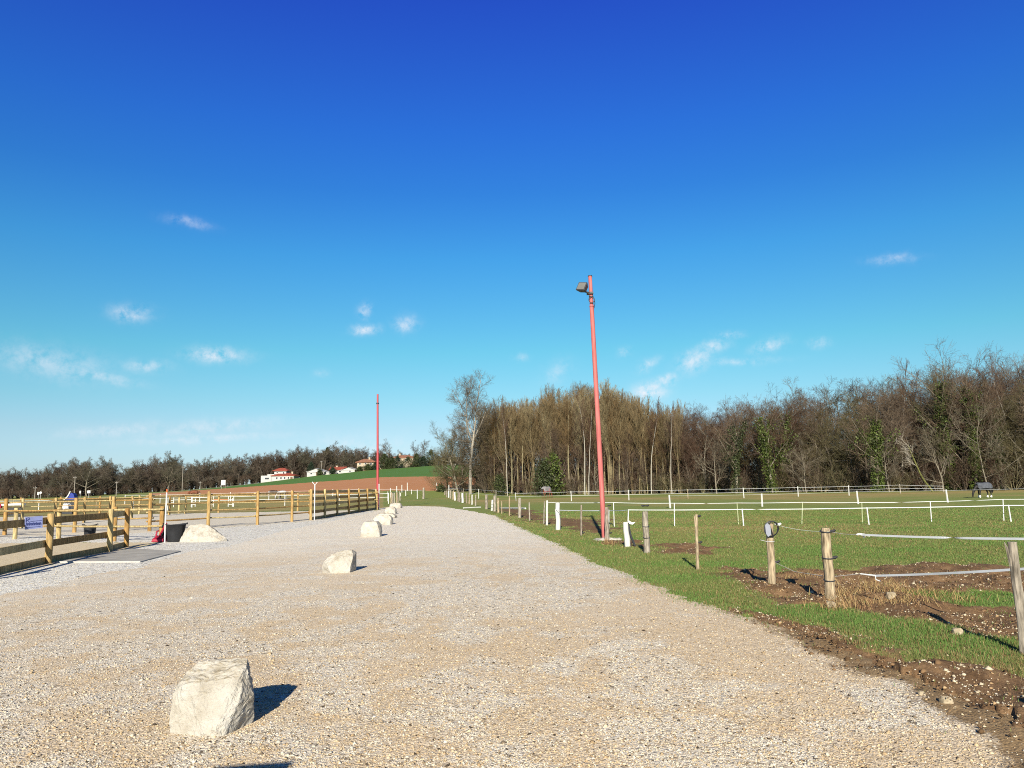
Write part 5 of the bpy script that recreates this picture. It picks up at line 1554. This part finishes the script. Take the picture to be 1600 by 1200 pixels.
# ------------------------------------------------------------------ far houses
def build_houses():
    ww = mat('white render', (.38, .375, .36), .9, .06, 1.5, .1); bw = mat('beige render', (.36, .30, .225), .9, .08, 1.5, .1)
    rt = mat('red roof tiles', (.25, .06, .038), .85, .25, 1.2, .3, (1, 1, 5)); rt2 = mat('brown-red tiles', (.24, .115, .07), .85, .25, 1.2, .3, (1, 1, 5)); rw = mat('pale roof sheeting', (.45, .45, .45), .7, .08, 1, .1)
    gl = mat('dark window glass', (.03, .035, .045), .2, .1, 2, 0, spec=.5); fr = mat('white window frame', (.7, .7, .68), .6, .05, 2, 0); dw = mat('brown door wood', (.12, .07, .04), .7, .2, 3, .1)

    def walls(root, x, y, w, d, h, m, gable=0.0, z=0.0, axis='x'):
        mb = MB()
        x0, x1, y0, y1 = x - w / 2, x + w / 2, y, y + d
        b = [(x0, y0, z - 1.5), (x1, y0, z - 1.5), (x1, y1, z - 1.5), (x0, y1, z - 1.5)]; t = [(p[0], p[1], z + h) for p in b]
        mb.add(b + t, [(0, 1, 5, 4), (1, 2, 6, 5), (2, 3, 7, 6), (3, 0, 4, 7), (4, 5, 6, 7)])
        if gable:
            if axis == 'y': mb.add([t[0], t[1], (x, y0, z + h + gable)], [(0, 1, 2)]); mb.add([t[3], t[2], (x, y1, z + h + gable)], [(0, 2, 1)])
            else: mb.add([t[0], t[3], (x0, y + d / 2, z + h + gable)], [(0, 2, 1)]); mb.add([t[1], t[2], (x1, y + d / 2, z + h + gable)], [(0, 1, 2)])
        return mb.build('wall', m, root)

    def roof(root, x, y, w, d, z, rise, m, kind, o=.5):
        th = .22
        x0, x1, y0, y1 = x - w / 2 - o, x + w / 2 + o, y - o, y + d + o
        yc = y + d / 2
        mb = MB()
        if kind == 'hip':
            k = min(w, d) * .42
            top = [(x0 + k, yc, z + rise), (x1 - k, yc, z + rise)]
            v = [(x0, y0, z), (x1, y0, z), (x1, y1, z), (x0, y1, z)] + top
            f = [(0, 1, 5, 4), (1, 2, 5), (2, 3, 4, 5), (3, 0, 4)]
        elif kind == 'x':
            v = [(x0, y0, z), (x1, y0, z), (x1, y1, z), (x0, y1, z), (x0, yc, z + rise), (x1, yc, z + rise)]
            f = [(0, 1, 5, 4), (2, 3, 4, 5)]
        else:
            v = [(x0, y0, z), (x1, y0, z), (x1, y1, z), (x0, y1, z), (x, y0, z + rise), (x, y1, z + rise)]
            f = [(0, 4, 5, 3), (1, 2, 5, 4)]
        n = len(v); v2 = v + [(a, b, c - th) for a, b, c in v]
        mb.add(v2, f + [tuple(i + n for i in q)[::-1] for q in f] + [(0, 1, 1 + n, n), (1, 2, 2 + n, 1 + n), (2, 3, 3 + n, 2 + n), (3, 0, n, 3 + n)])
        return mb.build('roof', m, root)

    def window(root, x, z, w=1.1, h=1.2, y=0.0):
        mb = MB(); fw = .09
        for (cx, cz, a, b) in ((x - w / 2, z, fw, h + fw), (x + w / 2, z, fw, h + fw), (x, z - h / 2, w - fw, fw), (x, z + h / 2, w - fw, fw)): mb.box((cx, y - .06, cz), (a, .14, b))
        f = mb.build('window', fr, root)
        MB().box((x, y - .03, z), (w - .1, .05, h - .1)).build('pane', gl, f)

    def door(root, x, z0, w=1.0, h=2.1, y=0.0, m=None):
        o = MB().box((x, y - .04, z0 + h / 2), (w, .08, h)).build('door', m or dw, root)
        MB().tube([(x + w * .38, y - .1, z0 + 1.0), (x + w * .38, y - .1, z0 + 1.15)], .03, 5).build('handle', darkmetal, o)

    def chimney(r, x, y, z): MB().box((x, y, z), (.7, .7, 1.3)).box((x, y, z + .7), (.85, .85, .12)).build('chimney', bw, r)
    squash = .72          # low single-storey proportions
    # white villa with its square tower
    r = empty('villa', gd(434, 334), 'white villa with a red hipped tower roof and a flat white annex', 'house'); r.scale = (1, 1, squash)
    walls(r, 2.0, 0, 9.6, 8, 2.9, ww); rf = roof(r, 2.0, 0, 9.6, 8, 3.0, 1.6, rt, 'hip')
    walls(r, .1, 3.0, 5.2, 5, 6.0, ww, z=.003); rf2 = roof(r, .1, 3.0, 5.2, 5, 6.05, 1.7, rt, 'hip', .7); chimney(rf, 5.0, 4.5, 4.6)
    walls(r, -5.0, -.3, 4.4, 6, 3.1, ww); walls(r, -3.2, .5, 3.0, 5, 3.9, ww, z=.005)
    for x in (-.4, 1.4, 3.0, 4.6): window(r, x, 1.5, .8, 1.3)
    window(r, -4.6, 1.4, 2.0, 1.2, -.3); window(r, 1.6, 4.7, .8, 1.1, 3.0); window(r, -1.2, 4.9, .8, .9, 3.0); door(r, 5.9, 0)
    # white gabled barn
    r = empty('barn', gd(495, 334), 'white gabled barn with a pale roof, a dark bush against it', 'barn'); r.scale = (1, 1, squash)
    walls(r, -.6, 0, 7.4, 10, 2.5, ww, 1.9, axis='y'); roof(r, -.6, 0, 7.4, 10, 2.45, 2.0, rw, 'y', .35)
    walls(r, 4.4, 2, 2.8, 5, 1.9, ww, z=.004); roof(r, 4.4, 2, 2.8, 5, 1.95, .5, rw, 'x', .2); door(r, .8, 0, 2.2, 2.1); window(r, -2.4, 1.3, .9, .9)
    # low red-roofed house and white gable
    r = empty('farmhouse', gd(531, 335), 'low red-roofed farmhouse with a bright white gable wing', 'house'); r.scale = (1, 1, squash)
    walls(r, -1.6, 2, 6.4, 7, 2.4, ww, 1.5, axis='x'); roof(r, -1.6, 2, 6.4, 7, 2.4, 1.9, rt, 'x')
    walls(r, 3.6, 0, 5.6, 9, 2.3, ww, 1.5, axis='y'); rf = roof(r, 3.6, 0, 5.6, 9, 2.28, 1.55, rw, 'y', .3); chimney(rf, -2.5, 5.5, 4.2)
    window(r, -2.6, 1.3, 1, 1, 2); window(r, -.4, 1.3, 1, 1, 2); door(r, 1.2, 0, 1.0, 2.0, 2); window(r, 4.4, 1.3, .9, .9)
    # beige house
    r = empty('house', gd(571, 334), 'two-storey beige house with a brown-tiled hipped roof', 'house'); r.scale = (1, 1, .85)
    walls(r, 0, 0, 7.4, 7, 4.4, bw); rf = roof(r, 0, 0, 7.4, 7, 4.45, 1.7, rt2, 'hip', .7); chimney(rf, 1.2, 3, 6.2)
    for x in (-2.4, 0, 2.4): window(r, x, 3.4, .9, 1.1)
    window(r, -2.4, 1.2, .9, 1.1); window(r, 2.2, 1.2, 1.2, 1.1); door(r, 0, 0)
    mb = MB(); mb.box((-.9, -.6, 2.25), (3.4, 1.2, .16)); mb.box((-.9, -1.15, 2.75), (3.4, .07, .8)); mb.build('balcony', bw, r)
    # small house half behind the red pole
    r = empty('outbuilding', gd(591, 337), 'small beige tile-roofed outbuilding half hidden by the farther red pole', 'house')
    walls(r, 0, 0, 5, 6, 2.9, bw, 1.4, axis='y'); roof(r, 0, 0, 5, 6, 2.9, 1.5, rt2, 'y', .4); window(r, 1.2, 1.6, .9, 1.1); window(r, -1.2, 1.6, .9, 1.1); door(r, 0, 0)
    # roof over the hedge
    r = empty('bungalow', gd(630, 344), 'pale bungalow whose low tiled roof shows over the crest hedge', 'house')
    walls(r, 0, 0, 9, 7, 4.8, bw, 0); rf = roof(r, 0, 0, 9, 7, 4.85, 1.1, rt2, 'hip', .6); window(r, 1.5, 3.8, 1.0, 1.0); window(r, -2, 3.8, 1.0, 1.0); door(r, 3.5, 0); chimney(rf, -2, 3.5, 5.9)
    # utility poles, signs by the far road
    wood = mat('utility pole timber', (.22, .20, .17), .9, .2, 2, .1)
    for px, Y, by, ty, lab in [(54, 225, 781, 760, 'short utility pole nearest the blue road sign by the far road'), (115.5, 232, 778, 744, 'tall utility pole rising above the blue tarpaulin'), (181.5, 250, 772, 752, 'thin utility pole before the reddish trees'), (284.5, 296, 765, 728, 'tallest utility pole with a crossarm beside the twin-crowned tree'), (312.5, 300, 763, 752, 'small pole between the tallest utility pole and the white board'), (502, 342, 740, 720, 'utility pole behind the white gabled barn')]:
        b = gd(px, Y); h = gp_at(px, ty, Y).z - b.z
        root = empty('utility_pole', b, lab, 'utility pole', 'utility poles on the slope')
        MB().tube([(0, 0, -.2), (.02, 0, h)], [.14, .09], 8).build('shaft', wood, root)
        MB().box((0, -.12, h - .5), (1.0, .08, .09)).build('crossarm', wood, root)
        for s in (-.42, 0, .42): MB().tube([(s, -.12, h - .45), (s, -.12, h - .28)], .03, 6).build('insulator', whitepaint, root)
    b = gd(349, 262)
    root = empty('notice_board', b, 'white square notice board on a post at the edge of the green crop', 'notice board')
    MB().tube([(-.6, 0, -.2), (-.6, 0, 2.0)], .09, 8).build('post', wood, root); MB().tube([(.6, 0, -.2), (.6, 0, 2.0)], .09, 8).build('post', wood, root)
    MB().box((0, -.13, 2.1), (1.4, .1, 1.7)).build('panel', whitepaint, root, .02)
    for px, Y, lab in [(59.5, 215, 'small white road sign beside the shortest utility pole'), (63, 222, 'slim road sign with a round top by the far road'), (138.5, 238, 'small white rectangular road sign past the blue tarpaulin'), (125, 236, 'faint grey marker post beside the far road')]:
        root = empty('road_sign', gd(px, Y), lab, 'road sign')
        MB().tube([(0, 0, -.2), (0, 0, 2.0)], .05, 6).build('post', wire_m, root)
        mb = MB()
        if 'round' in lab: mb.tube([(0, -.08, 2.0), (0, -.03, 2.0)], .34, 14)
        else: mb.box((0, -.07, 1.8), (.95 if 'rect' in lab else .5, .04, .8))
        mb.build('plate', whitepaint if 'faint' not in lab else wire_m, root)


# ------------------------------------------------------------------ horses
def horse(name, loc, rz, label, coat, scale=1.0, blanket=None, trim=None, socks=None, graze=True, group=None, stride=0.0):
    V = []; E = []; RAD = []

    def chain(pts, start=None):
        prev = start
        for (p, r) in pts:
            V.append(p); RAD.append(r); k = len(V) - 1
            if prev is not None: E.append((prev, k))
            prev = k
        return prev
    # pelvis first: the root of the skin
    a = chain([((-.48, 0, 1.20), (.27, .27)), ((-.18, 0, 1.15), (.27, .30)), ((.15, 0, 1.14), (.265, .31)), ((.45, 0, 1.18), (.245, .30))])
    croup = chain([((-.70, 0, 1.14), (.19, .22))], 0)
    if graze:
        h = chain([((.72, 0, 1.12), (.16, .22)), ((.94, 0, .88), (.105, .165)), ((1.10, 0, .62), (.09, .125)), ((1.17, 0, .50), (.085, .11)), ((1.22, 0, .30), (.075, .085)), ((1.24, 0, .12), (.055, .06)), ((1.25, 0, .05), (.045, .045))], a)
        ear = (1.13, .60); ed = (.02, .10)
        mane = [(.55, 1.42), (.80, 1.22), (1.02, .92), (1.16, .68)]
    else:
        h = chain([((.70, 0, 1.30), (.15, .21)), ((.90, 0, 1.50), (.11, .16)), ((1.05, 0, 1.66), (.09, .12)), ((1.17, 0, 1.66), (.085, .11)), ((1.32, 0, 1.52), (.07, .085)), ((1.44, 0, 1.40), (.055, .06))], a)
        ear = (1.05, 1.76); ed = (0, .12)
        mane = [(.55, 1.45), (.78, 1.62), (.98, 1.78)]
    for s in (-1, 1):
        st = stride * s
        chain([((.50, s * .15, .92), (.115, .13)), ((.46 + st * .3, s * .155, .70), (.075, .085)), ((.50 + st * .7, s * .155, .44), (.055, .058)), ((.49 + st, s * .155, .15), (.04, .042)), ((.53 + st, s * .155, .055), (.055, .05)), ((.55 + st, s * .155, .005), (.062, .055))], a)
        chain([((-.52, s * .16, .98), (.15, .17)), ((-.42 - st * .3, s * .165, .78), (.105, .12)), ((-.60 - st * .6, s * .165, .52), (.06, .065)), ((-.60 - st, s * .165, .16), (.042, .045)), ((-.56 - st, s * .165, .055), (.057, .05)), ((-.54 - st, s * .165, .005), (.063, .056))], 0)
    me = bpy.data.meshes.new('body'); me.from_pydata([Vector(p) for p in V], E, [])
    o = bpy.data.objects.new('body', me); col.objects.link(o)
    sk = o.modifiers.new('skin', 'SKIN'); sk.use_smooth_shade = True
    for k, r in enumerate(RAD): me.skin_vertices[0].data[k].radius = r
    for k in range(len(V)): me.skin_vertices[0].data[k].use_root = (k == 0)
    o.modifiers.new('sub', 'SUBSURF').levels = 2
    dg = bpy.context.evaluated_depsgraph_get()
    m2 = bpy.data.meshes.new_from_object(o.evaluated_get(dg)); m2.name = 'body'
    o.modifiers.clear(); o.data = m2; m2.materials.clear(); m2.materials.append(coat)
    root = empty(name, loc, label, 'horse', group, rz); root.scale = (scale,) * 3
    o.parent = root
    hair = mat('horse hair ' + label[:14], tuple(c * .5 for c in (.05, .045, .045)), .8, .2, 8, 0)
    for s in (-1, 1):
        mb = MB(); mb.tube([(ear[0], s * .055, ear[1]), (ear[0] + ed[0] * .5, s * .075, ear[1] + ed[1] * .6), (ear[0] + ed[0], s * .07, ear[1] + ed[1])], [.028, .03, .008], 6); mb.build('ear', coat, root)
    mb = MB()
    for k in range(9):
        w = (k - 4) * .018; mb.tube([(-.84, w * .4, 1.2), (-.97, w, .95), (-.96, w * 1.7, .62 + .02 * abs(k - 4)), (-.93, w * 1.5, .42 + .03 * abs(k - 4))], [.03, .035, .03, .008], 5)
    mb.build('tail', hair, root)
    mb = MB()
    for k in range(len(mane) - 1):
        (x0, z0), (x1, z1) = mane[k], mane[k + 1]
        for q in range(4):
            t = q / 4; x, z = x0 + (x1 - x0) * t, z0 + (z1 - z0) * t
            mb.tube([(x, 0, z), (x + .01, -.09, z - .05), (x + .02, -.13, z - .17)], [.03, .03, .008], 5)
    mb.build('mane', hair, root)
    if socks:
        for s in (-1, 1):
            for bx in (.49 + stride * s, -.60 - stride * s):
                mb = MB(); mb.tube([(bx, s * .16, .24), (bx + .01, s * .16, .12), (bx + .06, s * .16, .02)], [.055, .08, .095], 8); mb.build('feather', socks, root)
    if blanket:
        mb = MB(); v = []; f = []; n = 13
        xs = [-.86, -.78, -.5, -.2, .15, .45, .66, .74]
        for i, x in enumerate(xs):
            zc = 1.16; rz_ = [.06, .27, .40, .345, .32, .35, .36, .18][i]; ry = [.20, .29, .335, .335, .33, .315, .27, .20][i]
            for k in range(n):
                t = math.pi * (k / (n - 1)); low = [.10, .24, .30, .24, .22, .28, .30, .16][i] + .03 * math.sin(i * 2.1 + k)
                y = math.cos(t) * ry * 1.06; z = zc + math.sin(t) ** .8 * rz_
                if k in (0, n - 1): z = zc - low; y *= 1.03
                if k in (1, n - 2): z = zc - low * .45
                v.append((x, y, z))
        for i in range(len(xs) - 1):
            for k in range(n - 1): f.append((i * n + k, i * n + k + 1, (i + 1) * n + k + 1, (i + 1) * n + k))
        mb.add(v, f, True)
        b = mb.build('blanket', blanket, root); s_ = b.modifiers.new('cloth', 'SOLIDIFY'); s_.thickness = .012; b.modifiers.new('sub', 'SUBSURF').levels = 1
        if trim:
            for s in (-1, 1):
                mb = MB(); mb.tube([(x, s * ry * 1.12, 1.16 - .29) for x, ry in zip(xs, [.20, .29, .335, .335, .33, .315, .27, .20])], .03, 6); mb.build('blanket_trim', trim, b)
                mb = MB(); mb.tube([(.1, s * .36, .80), (.12, s * .38, 1.0), (.14, s * .36, 1.25)], .05, 6, flat=.4); mb.build('blanket_patch', trim, b)
    return root


def build_horses():
    black = mat('black coat', (.012, .011, .012), .6, .3, 3, 0); bay = mat('bay coat', (.13, .045, .022), .6, .3, 3, 0); dk = mat('dark bay coat', (.035, .02, .014), .6, .3, 3, 0); grey = mat('grey coat', (.30, .30, .31), .6, .35, 3, 0)
    bl = mat('slate blanket', (.062, .068, .082), .75, .35, 4, .3); bl2 = mat('pale grey blanket', (.20, .19, .195), .8, .25, 4, .3); pk = mat('pink blanket edge', (.36, .15, .16), .8, .1, 3, 0); wh = mat('white feathering', (.66, .64, .58), .9, .15, 6, 0)
    p = gp(1538, 777.5)
    horse('pony', p, R(180 + 8), 'dark pony in a slate blanket grazing with white feathered feet before the wood', black, .80, bl, None, wh, True, None, .07)
    p = gp(854, 778.5)
    horse('horse', p, R(52), 'horse in a pale grey blanket with pink edging, seen from behind near the wood', bay, 1.0, bl2, pk, None, True)
    horse('horse', gd(303, 140), R(175), 'bay horse grazing alone at the edge of the ploughed field', bay, 1.15, None, None, None, True)
    horse('horse', gd(426, 122), R(10), 'dark horse raising its head at the foot of the ploughed field', dk, 1.0, None, None, None, True)
    horse('horse', gd(441, 121), R(170), 'grey horse next to the dark one at the foot of the ploughed field', grey, .95, None, None, None, True)


build_world()
build_ground()
build_stones()
build_grass()
build_rocks()
build_pens()
build_pen_things()
build_poles()
build_verge_posts()
build_tapes()
build_woods()
build_houses()
build_horses()
